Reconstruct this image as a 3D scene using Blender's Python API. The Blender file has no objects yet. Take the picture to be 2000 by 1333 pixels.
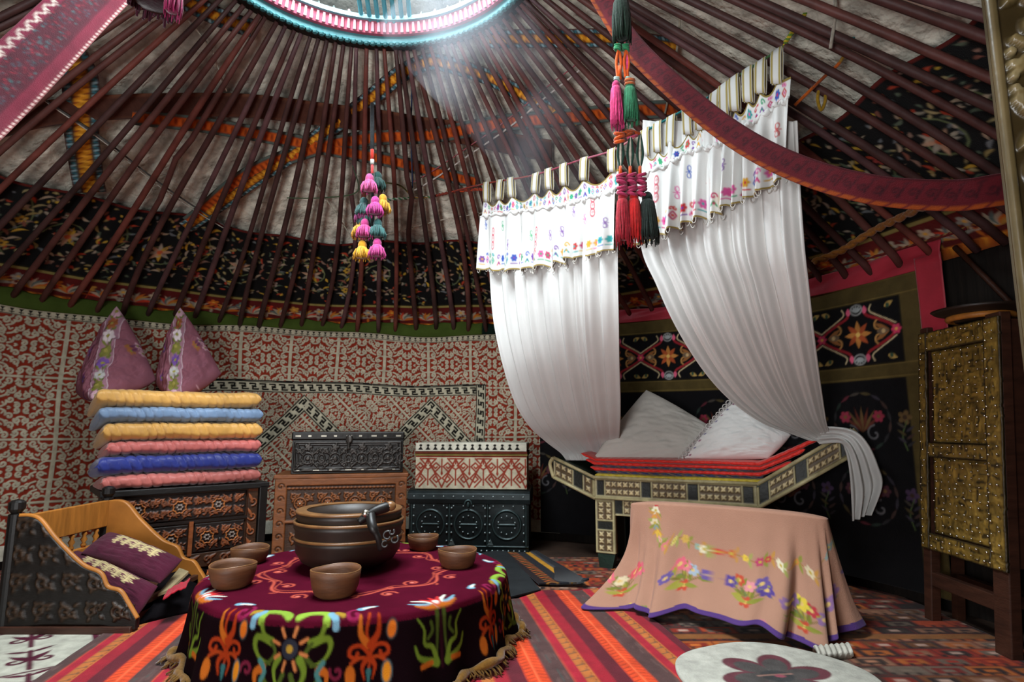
import bpy, math, random
import numpy as np
random.seed(7); rng = np.random.default_rng(7)
PI = math.pi
SC = bpy.context.scene
COL = SC.collection

# ------------------------------------------------------------------ camera, world, light, exposure
EYE = np.array([0.0, 0.0, 0.95]); PITCH = math.radians(8.3); FPX = 1150.0
cd = bpy.data.cameras.new('camera'); cam = bpy.data.objects.new('camera', cd); COL.objects.link(cam)
cam.location = EYE; cam.rotation_euler = (PI/2 + PITCH, 0, 0)
cd.sensor_width = 36; cd.lens = FPX/2000*36; cd.clip_start = 0.02
SC.camera = cam
w = bpy.data.worlds.new('world'); SC.world = w; w.use_nodes = True
w.node_tree.nodes['Background'].inputs[0].default_value = (0.75, 0.87, 1.0, 1)
w.node_tree.nodes['Background'].inputs[1].default_value = 1.2
SC.view_settings.view_transform = 'Standard'; SC.view_settings.look = 'None'
SC.view_settings.exposure = 0.06; SC.view_settings.gamma = 1
SC.render.film_transparent = False
SC.cycles.use_denoising = True
SC.cycles.max_bounces = 6; SC.cycles.diffuse_bounces = 4; SC.cycles.glossy_bounces = 3
SC.cycles.volume_bounces = 0; SC.cycles.transparent_max_bounces = 6

def area(name, loc, target, sx, sy, power, color, shape='DISK', spread=PI):
    l = bpy.data.lights.new(name, 'AREA'); l.shape = shape; l.size = sx
    if shape in ('RECTANGLE', 'ELLIPSE'): l.size_y = sy
    l.energy = power; l.color = color; l.spread = spread
    o = bpy.data.objects.new(name, l); COL.objects.link(o); o.location = loc
    d = np.array(target, float) - np.array(loc, float)
    from mathutils import Vector
    o.rotation_euler = Vector(d).to_track_quat('-Z', 'Y').to_euler()
    return o
# daylight falling through the smoke ring, and an added fill lamp on the unseen door side, aimed at the roof
area('daylight_smoke_ring', (-0.74, 2.30, 3.92), (-0.50, 2.70, 0.0), 1.5, 1.5, 400, (0.86, 0.95, 1.0))
area('doorway_fill', (-1.30, -0.90, 0.9), (-0.4, 3.5, 2.6), 0.95, 1.5, 62, (0.97, 0.99, 1.0), 'RECTANGLE', math.radians(125))

# ------------------------------------------------------------------ picture <-> place
def ray(px, py):
    cx = (px-1000)/FPX; cy = (666.5-py)/FPX
    return np.array([cx, math.cos(PITCH)-math.sin(PITCH)*cy, math.sin(PITCH)+math.cos(PITCH)*cy])
def V(px, py, s): return EYE + ray(px, py)*s
def atz(px, py, z): r = ray(px, py); return EYE + r*((z-EYE[2])/r[2])
def aty(px, py, y): r = ray(px, py); return EYE + r*(y/r[1])

# ------------------------------------------------------------------ colour and painting helpers
def hx(h):
    h = h.lstrip('#'); v = np.array([int(h[i:i+2], 16)/255 for i in (0, 2, 4)])
    return np.where(v <= .04045, v/12.92, ((v+.055)/1.055)**2.4)
class Cv:
    """a painted cloth or a carved relief: w x h metres, res metres per cell, y up"""
    def __init__(s, w, h, res, bg=0.0):
        s.w, s.h, s.res = w, h, res; s.nx = int(round(w/res))+1; s.ny = int(round(h/res))+1
        bg = np.atleast_1d(np.asarray(bg, float)); s.a = np.zeros((s.ny, s.nx, len(bg)))+bg
    def win(s, x0, x1, y0, y1):
        r = s.res; i0 = max(0, int(x0/r)-1); i1 = min(s.nx, int(x1/r)+3); j0 = max(0, int(y0/r)-1); j1 = min(s.ny, int(y1/r)+3)
        if i1 <= i0 or j1 <= j0: return None
        X, Y = np.meshgrid(np.arange(i0, i1)*r, np.arange(j0, j1)*r); return slice(j0, j1), slice(i0, i1), X, Y
    def put(s, W, al, c):
        c = np.atleast_1d(np.asarray(c, float)); A = s.a[W[0], W[1]]; al = al[..., None]; s.a[W[0], W[1]] = A*(1-al)+c*al
    def line(s, pts, wd, c, close=False, taper=False):
        pts = [np.array(p, float) for p in pts]
        if close: pts = pts+[pts[0]]
        n = len(pts)-1; allp = np.array(pts); m = wd/2+2*s.res
        W = s.win(allp[:, 0].min()-m, allp[:, 0].max()+m, allp[:, 1].min()-m, allp[:, 1].max()+m)
        if W is None: return
        D = np.full(W[2].shape, -9.0)
        for k in range(n):
            a, b = pts[k], pts[k+1]; d = b-a; L = d@d+1e-12
            t = np.clip(((W[2]-a[0])*d[0]+(W[3]-a[1])*d[1])/L, 0, 1)
            q = np.hypot(W[2]-a[0]-t*d[0], W[3]-a[1]-t*d[1])
            hw = wd/2*(1 if not taper else (1-.75*(k+t)/n)); D = np.maximum(D, hw-q)
        s.put(W, np.clip(D/s.res+.5, 0, 1), c)
    def ell(s, cx, cy, rx, ry, c, ang=0, ring=0):
        m = max(rx, ry)+2*s.res; W = s.win(cx-m, cx+m, cy-m, cy+m)
        if W is None: return
        ca, sa = math.cos(ang), math.sin(ang); x = (W[2]-cx)*ca+(W[3]-cy)*sa; y = -(W[2]-cx)*sa+(W[3]-cy)*ca
        d = (1-np.hypot(x/rx, y/ry))*min(rx, ry)
        if ring: d = ring/2-np.abs(d)
        s.put(W, np.clip(d/s.res+.5, 0, 1), c)
    def rect(s, x0, y0, x1, y1, c):
        W = s.win(x0, x1, y0, y1)
        if W is None: return
        d = np.minimum(np.minimum(W[2]-x0, x1-W[2]), np.minimum(W[3]-y0, y1-W[3])); s.put(W, np.clip(d/s.res+.5, 0, 1), c)
    def frame(s, x0, y0, x1, y1, wd, c): s.line([(x0, y0), (x1, y0), (x1, y1), (x0, y1)], wd, c, close=True)
    def poly(s, pts, c):
        p = np.array(pts, float); W = s.win(p[:, 0].min(), p[:, 0].max(), p[:, 1].min(), p[:, 1].max())
        if W is None: return
        ins = np.zeros(W[2].shape, bool); j = len(p)-1
        for i in range(len(p)):
            cnd = ((p[i, 1] > W[3]) != (p[j, 1] > W[3])); dy = p[j, 1]-p[i, 1]; dy = dy if abs(dy) > 1e-9 else 1e-9
            ins ^= cnd & (W[2] < (p[j, 0]-p[i, 0])*(W[3]-p[i, 1])/dy+p[i, 0]); j = i
        s.put(W, ins.astype(float), c)
    def leaf(s, x, y, ang, L, wd, c, bend=0):
        m = L+wd; W = s.win(x-m, x+m, y-m, y+m)
        if W is None: return
        ca, sa = math.cos(ang), math.sin(ang); u = ((W[2]-x)*ca+(W[3]-y)*sa)/L; v = -(W[2]-x)*sa+(W[3]-y)*ca
        uu = np.clip(u, 0, 1); v = v-bend*np.sin(PI*uu)*L; d = wd/2*np.sin(PI*uu**.8)-np.abs(v); d = np.where((u < 0) | (u > 1), -1, d)
        s.put(W, np.clip(d/s.res+.4, 0, 1), c)
    def spiral(s, cx, cy, r, a0, turns, wd, c, r1=.15, taper=False):
        n = max(6, int(abs(turns)*14)); P = []
        for k in range(n+1):
            t = k/n; a = a0+turns*2*PI*t; q = r*(1+(r1-1)*t); P.append((cx+q*math.cos(a), cy+q*math.sin(a)))
        s.line(P, wd, c, taper=taper)
    def flower(s, cx, cy, r, n, c, c2, a0=0):
        for k in range(n):
            a = a0+2*PI*k/n; s.ell(cx+r*.6*math.cos(a), cy+r*.6*math.sin(a), r*.42, r*.34, c, a)
        s.ell(cx, cy, r*.3, r*.3, c2)
    def sample(s, X, Y):
        fx = np.clip(np.asarray(X)/s.res, 0, s.nx-1.001); fy = np.clip(np.asarray(Y)/s.res, 0, s.ny-1.001)
        i = fx.astype(int); j = fy.astype(int); u = (fx-i)[..., None]; v = (fy-j)[..., None]; A = s.a
        return (A[j, i]*(1-u)+A[j, i+1]*u)*(1-v)+(A[j+1, i]*(1-u)+A[j+1, i+1]*u)*v
def tri(x, p): x = np.mod(x, 2*p); return np.where(x > p, 2*p-x, x)
def fbm(X, Y, sc=1.0, seed=0, octv=3):
    r = np.random.default_rng(seed); out = np.zeros(np.broadcast(X, Y).shape); amp = 1.0
    for o in range(octv):
        for _ in range(3):
            a = r.uniform(0, 2*PI); f = sc*(2**o)*r.uniform(.7, 1.4); out = out+amp*np.sin((X*math.cos(a)+Y*math.sin(a))*f+r.uniform(0, 7)+1.3*np.sin(Y*f*.6+X*f*.3+r.uniform(0, 7)))
        amp *= .5
    return out/5

# ------------------------------------------------------------------ materials
MATS = {}
def mat(name, col=None, rough=.8, metal=0.0, var=.15, vsc=6.0, bump=.3, bsc=180.0, spec=.25, sheen=0.0, stretch=(1, 1, 1), emit=None, coat=0.0, bdist=.004):
    if name in MATS: return MATS[name]
    m = bpy.data.materials.new(name); m.use_nodes = True; N = m.node_tree.nodes; L = m.node_tree.links
    b = N['Principled BSDF']; b.inputs['Roughness'].default_value = rough; b.inputs['Metallic'].default_value = metal
    b.inputs['Specular IOR Level'].default_value = spec
    if sheen: b.inputs['Sheen Weight'].default_value = sheen
    if coat: b.inputs['Coat Weight'].default_value = coat; b.inputs['Coat Roughness'].default_value = .25
    tc = N.new('ShaderNodeTexCoord'); mp = N.new('ShaderNodeMapping'); L.new(tc.outputs['Object'], mp.inputs[0]); mp.inputs['Scale'].default_value = stretch
    n1 = N.new('ShaderNodeTexNoise'); n1.inputs['Scale'].default_value = vsc; n1.inputs['Detail'].default_value = 5; L.new(mp.outputs[0], n1.inputs[0])
    mr = N.new('ShaderNodeMapRange'); L.new(n1.outputs[0], mr.inputs[0]); mr.inputs[1].default_value = .3; mr.inputs[2].default_value = .7; mr.inputs[3].default_value = 1-var; mr.inputs[4].default_value = 1+var
    mx = N.new('ShaderNodeVectorMath'); mx.operation = 'SCALE'
    if col is None:
        at = N.new('ShaderNodeAttribute'); at.attribute_name = 'Col'; L.new(at.outputs['Color'], mx.inputs[0])
    else: mx.inputs[0].default_value = tuple(hx(col))
    L.new(mr.outputs[0], mx.inputs['Scale']); L.new(mx.outputs[0], b.inputs['Base Color'])
    if bump:
        n2 = N.new('ShaderNodeTexNoise'); n2.inputs['Scale'].default_value = bsc; n2.inputs['Detail'].default_value = 3; L.new(mp.outputs[0], n2.inputs[0])
        bp = N.new('ShaderNodeBump'); bp.inputs['Strength'].default_value = bump; bp.inputs['Distance'].default_value = bdist; L.new(n2.outputs[0], bp.inputs['Height']); L.new(bp.outputs[0], b.inputs['Normal'])
    MATS[name] = m; return m
CLOTH = mat('painted_cloth', None, .92, bump=.5, bsc=260, var=.18, vsc=14, spec=.1, sheen=.1)
FELT = mat('painted_felt', None, .96, bump=.7, bsc=120, var=.2, vsc=18, spec=.05)
VELVET = mat('velvet', None, .95, bump=.3, bsc=300, var=.15, vsc=9, spec=.03)
SATIN = mat('satin', None, .5, bump=.25, bsc=60, var=.12, vsc=8, spec=.4, sheen=.2, bdist=.006)
COTTON = mat('white_cotton', None, .85, bump=.3, bsc=200, var=.04, vsc=10, spec=.2)
CARVED = mat('carved_wood', None, .55, bump=.4, bsc=40, var=.3, vsc=9, spec=.4, stretch=(1, 1, 4))
DARKWOOD = mat('dark_wood', '#3a2015', .5, bump=.4, bsc=30, var=.35, vsc=7, spec=.4, stretch=(1, 1, 5))
ORANGEWOOD = mat('honey_wood', '#a86a2a', .5, bump=.3, bsc=20, var=.25, vsc=5, spec=.35, stretch=(1, 6, 1))
BLACKWOOD = mat('black_painted_wood', '#14110f', .45, bump=.2, bsc=30, var=.3, spec=.4)
IRON = mat('embossed_iron', None, .42, metal=.55, bump=.4, bsc=25, var=.3, vsc=14, spec=.5)
STUD = mat('bright_stud_metal', '#d6d2c4', .25, metal=1.0, bump=0, var=.05)
BRASS = mat('old_brass', None, .48, metal=.25, bump=.5, bsc=70, var=.45, vsc=16, spec=.5)
BONE = mat('bone_inlay', None, .5, bump=.4, bsc=60, var=.25, vsc=18, spec=.4)
BOWLW = mat('bowl_wood', '#56331a', .6, bump=.3, bsc=30, var=.3, vsc=12, spec=.45, stretch=(1, 1, 3))
BOWLD = mat('dark_bowl_wood', '#22150b', .5, bump=.15, bsc=30, var=.3, vsc=9, spec=.5)
BOWLRIM = mat('worn_rim_wood', '#74502e', .35, bump=.1, var=.3, vsc=12, spec=.5)
YARN = mat('yarn', None, .95, bump=.6, bsc=90, var=.25, vsc=60, spec=.05, sheen=.2)
ROOFFELT = mat('roof_felt', '#c8c3b4', .97, bump=1.0, bsc=16, var=.42, vsc=11, spec=.05, bdist=.035)
REED = mat('reed_wall', '#1a1410', .9, bump=.5, bsc=30, var=.4, stretch=(8, 8, .5))
POLEW = mat('red_painted_pole', '#5e2a22', .5, bump=.4, bsc=30, var=.45, vsc=6, spec=.35, stretch=(1, 1, 1))
PAINT = mat('painted_ring_wood', None, .45, bump=.2, bsc=40, var=.12, vsc=14, spec=.4)

# ------------------------------------------------------------------ object helpers
ORG = {}
def link(name, me, parent, origin):
    o = bpy.data.objects.new(name, me); COL.objects.link(o)
    if parent is not None: o.parent = parent; ORG[o] = ORG[parent]
    else: o.location = origin; ORG[o] = origin
    return o
def setcol(me, col):
    if col is None: return
    n = len(me.vertices); c = np.ones((n, 4), np.float32); c[:, :3] = np.clip(np.asarray(col).reshape(-1, 3) if np.ndim(col) > 1 else np.tile(np.asarray(col), (n, 1)), 0, 1)
    at = me.color_attributes.new('Col', 'FLOAT_COLOR', 'POINT'); at.data.foreach_set('color', c.ravel())
def rawmesh(name, co, faces_flat, lens, m, parent=None, col=None, smooth=True):
    co = np.asarray(co, float).reshape(-1, 3)
    if parent is not None: org = ORG[parent]
    else: mn, mx = co.min(0), co.max(0); org = np.array([(mn[0]+mx[0])/2, (mn[1]+mx[1])/2, mn[2]])
    me = bpy.data.meshes.new(name); co = (co-org).astype(np.float32)
    me.vertices.add(len(co)); me.vertices.foreach_set('co', co.ravel())
    ff = np.asarray(faces_flat, np.int32); ln = np.asarray(lens, np.int32); me.loops.add(len(ff)); me.loops.foreach_set('vertex_index', ff)
    me.polygons.add(len(ln)); st = np.zeros(len(ln), np.int32); st[1:] = np.cumsum(ln)[:-1]; me.polygons.foreach_set('loop_start', st); me.polygons.foreach_set('loop_total', ln)
    me.polygons.foreach_set('use_smooth', np.full(len(ln), smooth)); me.update(calc_edges=True); me.validate()
    me.materials.append(m); setcol(me, col); return link(name, me, parent, org)
def grid_faces(ny, nx, wrap=False, off=0):
    I = np.arange(ny*nx).reshape(ny, nx)+off
    if wrap: I = np.concatenate([I, I[:, :1]], 1)
    return np.stack([I[:-1, :-1], I[:-1, 1:], I[1:, 1:], I[1:, :-1]], -1).reshape(-1, 4)
def grid(name, P, m, parent=None, col=None, wrap=False, back=None, solid=0, flip=False, smooth=True):
    """P (ny,nx,3); back = vector: the border is folded back by it and closed, so the sheet has thickness"""
    P = np.asarray(P, float)
    if col is not None: col = np.broadcast_to(np.asarray(col, float), P.shape[:2]+(3,))
    if back is not None:
        P = np.pad(P, ((1, 1), (1, 1), (0, 0)), 'edge'); b = np.asarray(back, float)
        B = np.broadcast_to(b, P.shape) if b.ndim == 1 else np.pad(b, ((1, 1), (1, 1), (0, 0)), 'edge')
        msk = np.zeros(P.shape[:2], bool); msk[0] = msk[-1] = True; msk[:, 0] = msk[:, -1] = True; P[msk] += B[msk]
        if col is not None: col = np.pad(col, ((1, 1), (1, 1), (0, 0)), 'edge')
    ny, nx = P.shape[:2]; F = grid_faces(ny, nx, wrap)
    if flip: F = F[:, ::-1]
    ff = F.ravel(); ln = np.full(len(F), 4)
    if back is not None and b.ndim == 1:
        I = np.arange(ny*nx).reshape(ny, nx); loop = np.concatenate([I[0, :], I[1:, -1], I[-1, -2::-1], I[-2:0:-1, 0]])
        if not flip: loop = loop[::-1]
        ff = np.concatenate([ff, loop]); ln = np.append(ln, len(loop))
    o = rawmesh(name, P.reshape(-1, 3), ff, ln, m, parent, None if col is None else col.reshape(-1, 3), smooth)
    if solid:
        md = o.modifiers.new('thickness', 'SOLIDIFY'); md.thickness = solid; md.offset = 0
    return o
class MB:
    """collects shapes into ONE mesh"""
    def __init__(s): s.v = []; s.f = []; s.c = []; s.n = 0
    def add(s, v, f, c=None):
        v = np.asarray(v, float).reshape(-1, 3); s.v.append(v); s.f += [[int(i)+s.n for i in q] for q in f]
        s.c.append(np.tile(np.asarray(c if c is not None else (1, 1, 1), float), (len(v), 1)) if c is None or np.ndim(c) == 1 else np.asarray(c)); s.n += len(v); return s
    def box(s, lo, hi, c=None, M=None):
        x0, y0, z0 = lo; x1, y1, z1 = hi; v = np.array([(x0, y0, z0), (x1, y0, z0), (x1, y1, z0), (x0, y1, z0), (x0, y0, z1), (x1, y0, z1), (x1, y1, z1), (x0, y1, z1)])
        if M is not None: v = M(v)
        return s.add(v, [(3, 2, 1, 0), (4, 5, 6, 7), (0, 1, 5, 4), (1, 2, 6, 5), (2, 3, 7, 6), (3, 0, 4, 7)], c)
    def tube(s, pts, r, c=None, n=8, cap=True):
        pts = np.asarray(pts, float); m = len(pts); r = np.broadcast_to(np.asarray(r, float), (m,)); T = np.gradient(pts, axis=0); T /= np.linalg.norm(T, axis=1)[:, None]+1e-12
        up = np.array([0, 0, 1.0]) if abs(T[0][2]) < .9 else np.array([1.0, 0, 0]); vs = []
        A = np.cross(T[0], up); A /= np.linalg.norm(A)
        for k in range(m):
            A = A-T[k]*(A@T[k]); A /= np.linalg.norm(A)+1e-12; B = np.cross(T[k], A); an = np.arange(n)*2*PI/n
            vs.append(pts[k]+r[k]*(np.cos(an)[:, None]*A+np.sin(an)[:, None]*B))
        f = [(k*n+i, k*n+(i+1) % n, (k+1)*n+(i+1) % n, (k+1)*n+i) for k in range(m-1) for i in range(n)]
        if cap: f += [tuple(range(n))[::-1], tuple(range((m-1)*n, m*n))]
        return s.add(np.concatenate(vs), f, c)
    def lathe(s, prof, cen, c=None, n=32, sx=1, sy=1, wob=0, M=None):
        prof = np.asarray(prof, float); a = np.arange(n)*2*PI/n; m = len(prof); R = prof[:, 0][:, None]*(1+wob*np.sin(2*a+.7))[None]
        v = np.stack([R*np.cos(a)*sx, R*np.sin(a)*sy, np.repeat(prof[:, 1][:, None], n, 1)+wob*.1*np.sin(2*a)], -1).reshape(-1, 3)
        if M is not None: v = M(v)
        v = v+np.asarray(cen)
        f = [(k*n+i, k*n+(i+1) % n, (k+1)*n+(i+1) % n, (k+1)*n+i) for k in range(m-1) for i in range(n)]
        cl = np.allclose(prof[0], prof[-1])
        if prof[0, 0] > 1e-4 and not cl: f.append(tuple(range(n))[::-1])
        if prof[-1, 0] > 1e-4 and not cl: f.append(tuple(range((m-1)*n, m*n)))
        return s.add(v, f, c)
    def ball(s, cen, r, c=None, n=8, m=6, M=None):
        r = np.broadcast_to(np.asarray(r, float), (3,)); ph = np.linspace(-PI/2, PI/2, m+1); a = np.arange(n)*2*PI/n
        v = np.stack([np.outer(np.cos(ph), np.cos(a))*r[0], np.outer(np.cos(ph), np.sin(a))*r[1], np.outer(np.sin(ph), np.ones(n))*r[2]], -1).reshape(-1, 3)
        if M is not None: v = M(v)
        return s.add(v+np.asarray(cen), [(k*n+i, k*n+(i+1) % n, (k+1)*n+(i+1) % n, (k+1)*n+i) for k in range(m) for i in range(n)], c)
    def prism(s, pts, vec, c=None):
        p = np.asarray(pts, float); n = len(p); q = p+np.asarray(vec)
        return s.add(np.concatenate([p, q]), [tuple(range(n))[::-1], tuple(range(n, 2*n))]+[(i, (i+1) % n, n+(i+1) % n, n+i) for i in range(n)], c)
    def build(s, name, m, parent=None, smooth=False, bevel=0, colored=None):
        v = np.concatenate(s.v); ff = [i for q in s.f for i in q]; ln = [len(q) for q in s.f]
        o = rawmesh(name, v, ff, ln, m, parent, np.concatenate(s.c), smooth)
        if bevel: md = o.modifiers.new('edge', 'BEVEL'); md.width = bevel; md.segments = 2; md.limit_method = 'ANGLE'
        return o
def tag(o, label=None, cat=None, group=None, kind=None):
    if label: o['label'] = label
    if cat: o['category'] = cat
    if group: o['group'] = group
    if kind: o['kind'] = kind
    return o
def thing(name, loc, label, cat, group=None):
    o = bpy.data.objects.new(name, None); COL.objects.link(o); o.location = loc; o.empty_display_size = .05; ORG[o] = np.array(loc, float)
    return tag(o, label, cat, group)
def nrm(v): v = np.asarray(v, float); return v/np.linalg.norm(v)
def smoothpath(P, n):
    P = np.asarray(P, float); k = len(P); t = np.linspace(0, k-1, n); out = []
    for x in t:
        i = min(int(x), k-2); u = x-i; p0 = P[max(i-1, 0)]; p1 = P[i]; p2 = P[i+1]; p3 = P[min(i+2, k-1)]
        out.append(.5*((2*p1)+(-p0+p2)*u+(2*p0-5*p1+4*p2-p3)*u*u+(-p0+3*p1-3*p2+p3)*u**3))
    return np.array(out)
def relief(name, O, U, W, m, parent=None, col=None, H=None, back=.02, res=.006, label=None):
    """a carved or painted board: O corner, U and W the two edges (metres); col / H are canvases of the same size"""
    O, U, W = map(lambda q: np.asarray(q, float), (O, U, W)); lu, lw = np.linalg.norm(U), np.linalg.norm(W); N = nrm(np.cross(U, W))
    nx = max(2, int(lu/res)+1); ny = max(2, int(lw/res)+1); u, v = np.meshgrid(np.linspace(0, 1, nx), np.linspace(0, 1, ny))
    P = O+u[..., None]*U+v[..., None]*W
    if H is not None: P = P+N*H.sample(u*H.w, v*H.h)[..., :1]
    c = None if col is None else (col.sample(u*col.w, v*col.h) if isinstance(col, Cv) else np.broadcast_to(col, P.shape))
    o = grid(name, P, m, parent, c, back=-N*back, smooth=True)
    if label: o['label'] = label
    return o
def pillow(name, C, A, B, T, m, parent=None, colf=None, n=44, wr=.012, seed=0, pinch=.12):
    """closed cushion: C centre, A and B half-edge vectors, T half thickness"""
    A, B = np.asarray(A, float), np.asarray(B, float); N = nrm(np.cross(A, B)); q = np.sin(np.linspace(-PI/2, PI/2, n)); u, v = np.meshgrid(q, q)
    e = 1-pinch*(1-v**2)*0; uu = u*(1-pinch*(1-v**2)); vv = v*(1-pinch*(1-u**2)); h = T*np.clip((1-u**2), 0, 1)**.42*np.clip((1-v**2), 0, 1)**.42
    w_ = fbm(u*3, v*3, 3, seed)*wr*np.clip((1-u**2)*(1-v**2)*3, 0, 1)
    S = []; Cc = []
    for sg in (1, -1):
        S.append(C+uu[..., None]*A+vv[..., None]*B+N*(sg*(h+w_))[..., None])
        Cc.append(colf(u, v, sg) if colf else np.ones(u.shape+(3,)))
    I = np.arange(n*n).reshape(n, n); F1 = grid_faces(n, n); J = n*n+I; J2 = J.copy()
    J2[0] = I[0]; J2[-1] = I[-1]; J2[:, 0] = I[:, 0]; J2[:, -1] = I[:, -1]
    F2 = np.stack([J2[:-1, :-1], J2[1:, :-1], J2[1:, 1:], J2[:-1, 1:]], -1).reshape(-1, 4); F = np.concatenate([F1, F2])
    return rawmesh(name, np.concatenate([s_.reshape(-1, 3) for s_ in S]), F.ravel(), np.full(len(F), 4), m, parent, np.concatenate([c_.reshape(-1, 3) for c_ in Cc]))
def pillow4(name, q00, q10, q11, q01, T, m, parent=None, colf=None, n=60, wr=.012, seed=0, bulge=0.0):
    """closed cushion through four corners; T half thickness, bulge pushes the edges outward"""
    q00, q10, q11, q01 = [np.asarray(q, float) for q in (q00, q10, q11, q01)]
    N = nrm(np.cross(q10-q01+q11-q00, q01-q00+q11-q10)); q = np.sin(np.linspace(-PI/2, PI/2, n)); u, v = np.meshgrid(q, q)
    a, b = (u*(1+bulge*(1-v**2))+1)/2, (v*(1+bulge*(1-u**2))+1)/2; a, b = a[..., None], b[..., None]
    base = q00*(1-a)*(1-b)+q10*a*(1-b)+q11*a*b+q01*(1-a)*b; h = T*np.clip(1-u**2, 0, 1)**.45*np.clip(1-v**2, 0, 1)**.45
    w_ = fbm(u*3, v*3, 3, seed)*wr*np.clip((1-u**2)*(1-v**2)*3, 0, 1); w_ = w_+wr*.45*fbm(u*5+v*2, v*14-u*5, 1.3, seed+9)*np.clip((1-u**2)*(1-v**2)*4, 0, 1); S = [base+N*(sg*(h+w_))[..., None] for sg in (1, -1)]
    Cc = [colf(u, v, sg) if colf else np.ones(u.shape+(3,)) for sg in (1, -1)]
    I = np.arange(n*n).reshape(n, n); F1 = grid_faces(n, n); J2 = n*n+I
    J2[0] = I[0]; J2[-1] = I[-1]; J2[:, 0] = I[:, 0]; J2[:, -1] = I[:, -1]
    F2 = np.stack([J2[:-1, :-1], J2[1:, :-1], J2[1:, 1:], J2[:-1, 1:]], -1).reshape(-1, 4); F = np.concatenate([F1, F2])
    return rawmesh(name, np.concatenate([s_.reshape(-1, 3) for s_ in S]), F.ravel(), np.full(len(F), 4), m, parent, np.concatenate([c_.reshape(-1, 3) for c_ in Cc]))
def studs(parent, pts, rs, m, col=None, name='stud'):
    base = MB().ball((0, 0, 0), 1.0, col, 8, 5); me = None
    for p, r in zip(pts, rs):
        if me is None:
            o = rawmesh(name, np.concatenate(base.v), [i for q in base.f for i in q], [len(q) for q in base.f], m, None, np.concatenate(base.c)); ORG.pop(o); me = o.data
            me.transform(__import__('mathutils').Matrix.Translation(tuple(o.location)))
        else: o = bpy.data.objects.new(name, me); COL.objects.link(o)
        o.parent = parent; o.location = tuple(np.array(p)-ORG[parent]); o.scale = (r, r, r)
def mixc(a, b, t): return a*(1-t)+b*t

# ================================================================== THE ROUND TENT: wall, roof, floor
CW = np.array([-0.8, 2.08]); CR = np.array([-0.705, 2.366]); R0, R1, Z0, Z1 = 3.28, 0.92, 1.9, 3.3
def roofP(a, t, off=0.0):
    a = np.asarray(a, float); t = np.asarray(t, float)
    r = R0+(R1-R0)*t+.10*np.sin(PI*np.clip(t, 0, 1))-off*.55
    return np.stack([CW[0]+(CR[0]-CW[0])*t+r*np.cos(a), CW[1]+(CR[1]-CW[1])*t+r*np.sin(a), Z0+(Z1-Z0)*t-off*.85+0*a], -1)
def wallP(a, z, off=0.0):
    a = np.asarray(a, float); r = R0-off
    return np.stack([CW[0]+r*np.cos(a), CW[1]+r*np.sin(a), z+0*a], -1)
def roofhit(px, py):
    d = ray(px, py)
    for s in np.arange(.8, 9, .01):
        p = EYE+d*s
        if p[2] < Z0: continue
        t = (p[2]-Z0)/(Z1-Z0); c = CW+(CR-CW)*t; r = R0+(R1-R0)*t+.10*math.sin(PI*min(t, 1))
        if math.hypot(*(p[:2]-c)) >= r or t > 1: return math.atan2(p[1]-c[1], p[0]-c[0]), min(t, 1)
    return 0, 0
def rad(*d): return [math.radians(x) for x in d]
# felt roof (a cone with an open smoke ring)
na, nt = 900, 150
A_, T_ = np.meshgrid(np.linspace(0, 2*PI, na, endpoint=False), np.linspace(-.02, 1.0, nt))
bl = .018*fbm(A_*R0*(1-.6*T_), T_*2.6, 5, 3)+.006*np.sin(A_*108+2*np.sin(T_*5))+.009*fbm(A_*26, T_*26, 1, 5)+.005*fbm(A_*60, T_*50, 1, 6)
P = roofP(A_, T_, -.05+bl)
tag(grid('ceiling', P, ROOFFELT, wrap=True, flip=True), kind='structure')
def wallseg(name, d0, d1):
    a0, a1 = rad(d0, d1); n = int((d1-d0)/3)+2; a, z = np.meshgrid(np.linspace(a0, a1, n), np.linspace(0, Z0+.02, 6))
    tag(grid(name, wallP(a, z, -.03), REED), kind='structure')
wallseg('wall_left', 125, 236); wallseg('wall_back', 52, 125); wallseg('wall_right', -62, 52); wallseg('wall_front', 258, 298)
mb = MB(); mb.lathe([(3.5, -.03), (3.5, 0), (0, 0)], (CW[0], CW[1], 0), n=72)
tag(mb.build('floor', mat('earth_floor', '#3a2a20', .95, bump=.6, bsc=40, var=.3)), kind='structure')

# ---- red roof poles, each its own thing
cols = ['#54302b', '#452825', '#66342c', '#503536', '#3f2826']
POLEM = [mat('red_painted_pole_%s' % 'abcde'[i], c_, .55, bump=.5, bsc=26, var=.45, vsc=7, spec=.35) for i, c_ in enumerate(cols)]
for i in range(122):
    deg = i*360/122
    if 222 < deg < 325: continue
    a = math.radians(deg)+rng.normal(0, .004); tb = np.linspace(-.015, .985, 16)
    a_ = a+rng.normal(0, .012)*np.sin(PI*tb)+.004*np.sin(tb*5+i); off = .075+.012*np.sin(tb*4+i)
    pts = roofP(a_, np.maximum(tb, -.0), off); low = tb < 0; pts[low, 2] += (Z1-Z0)*tb[low]*.9
    if i in (35, 31, 46):   # naturally crooked poles
        k = 9; d = np.array([-math.sin(a), math.cos(a), 0])*(.045 if i != 31 else -.05)
        pts[k:] += d*.4; pts[k] += d*.5; pts[k-1] += d*.4
    rr = np.interp(tb, [-.02, .1, .8, .985], [.020, .021, .0175, .012])*rng.uniform(.9, 1.08)
    o = MB().tube(pts, rr, n=8).build('roof_pole', POLEM[int(rng.integers(0, 5))], smooth=True)
    tag(o, 'dark red painted wooden roof pole running from the wall up to the smoke ring', 'pole', 'red roof poles')

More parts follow.
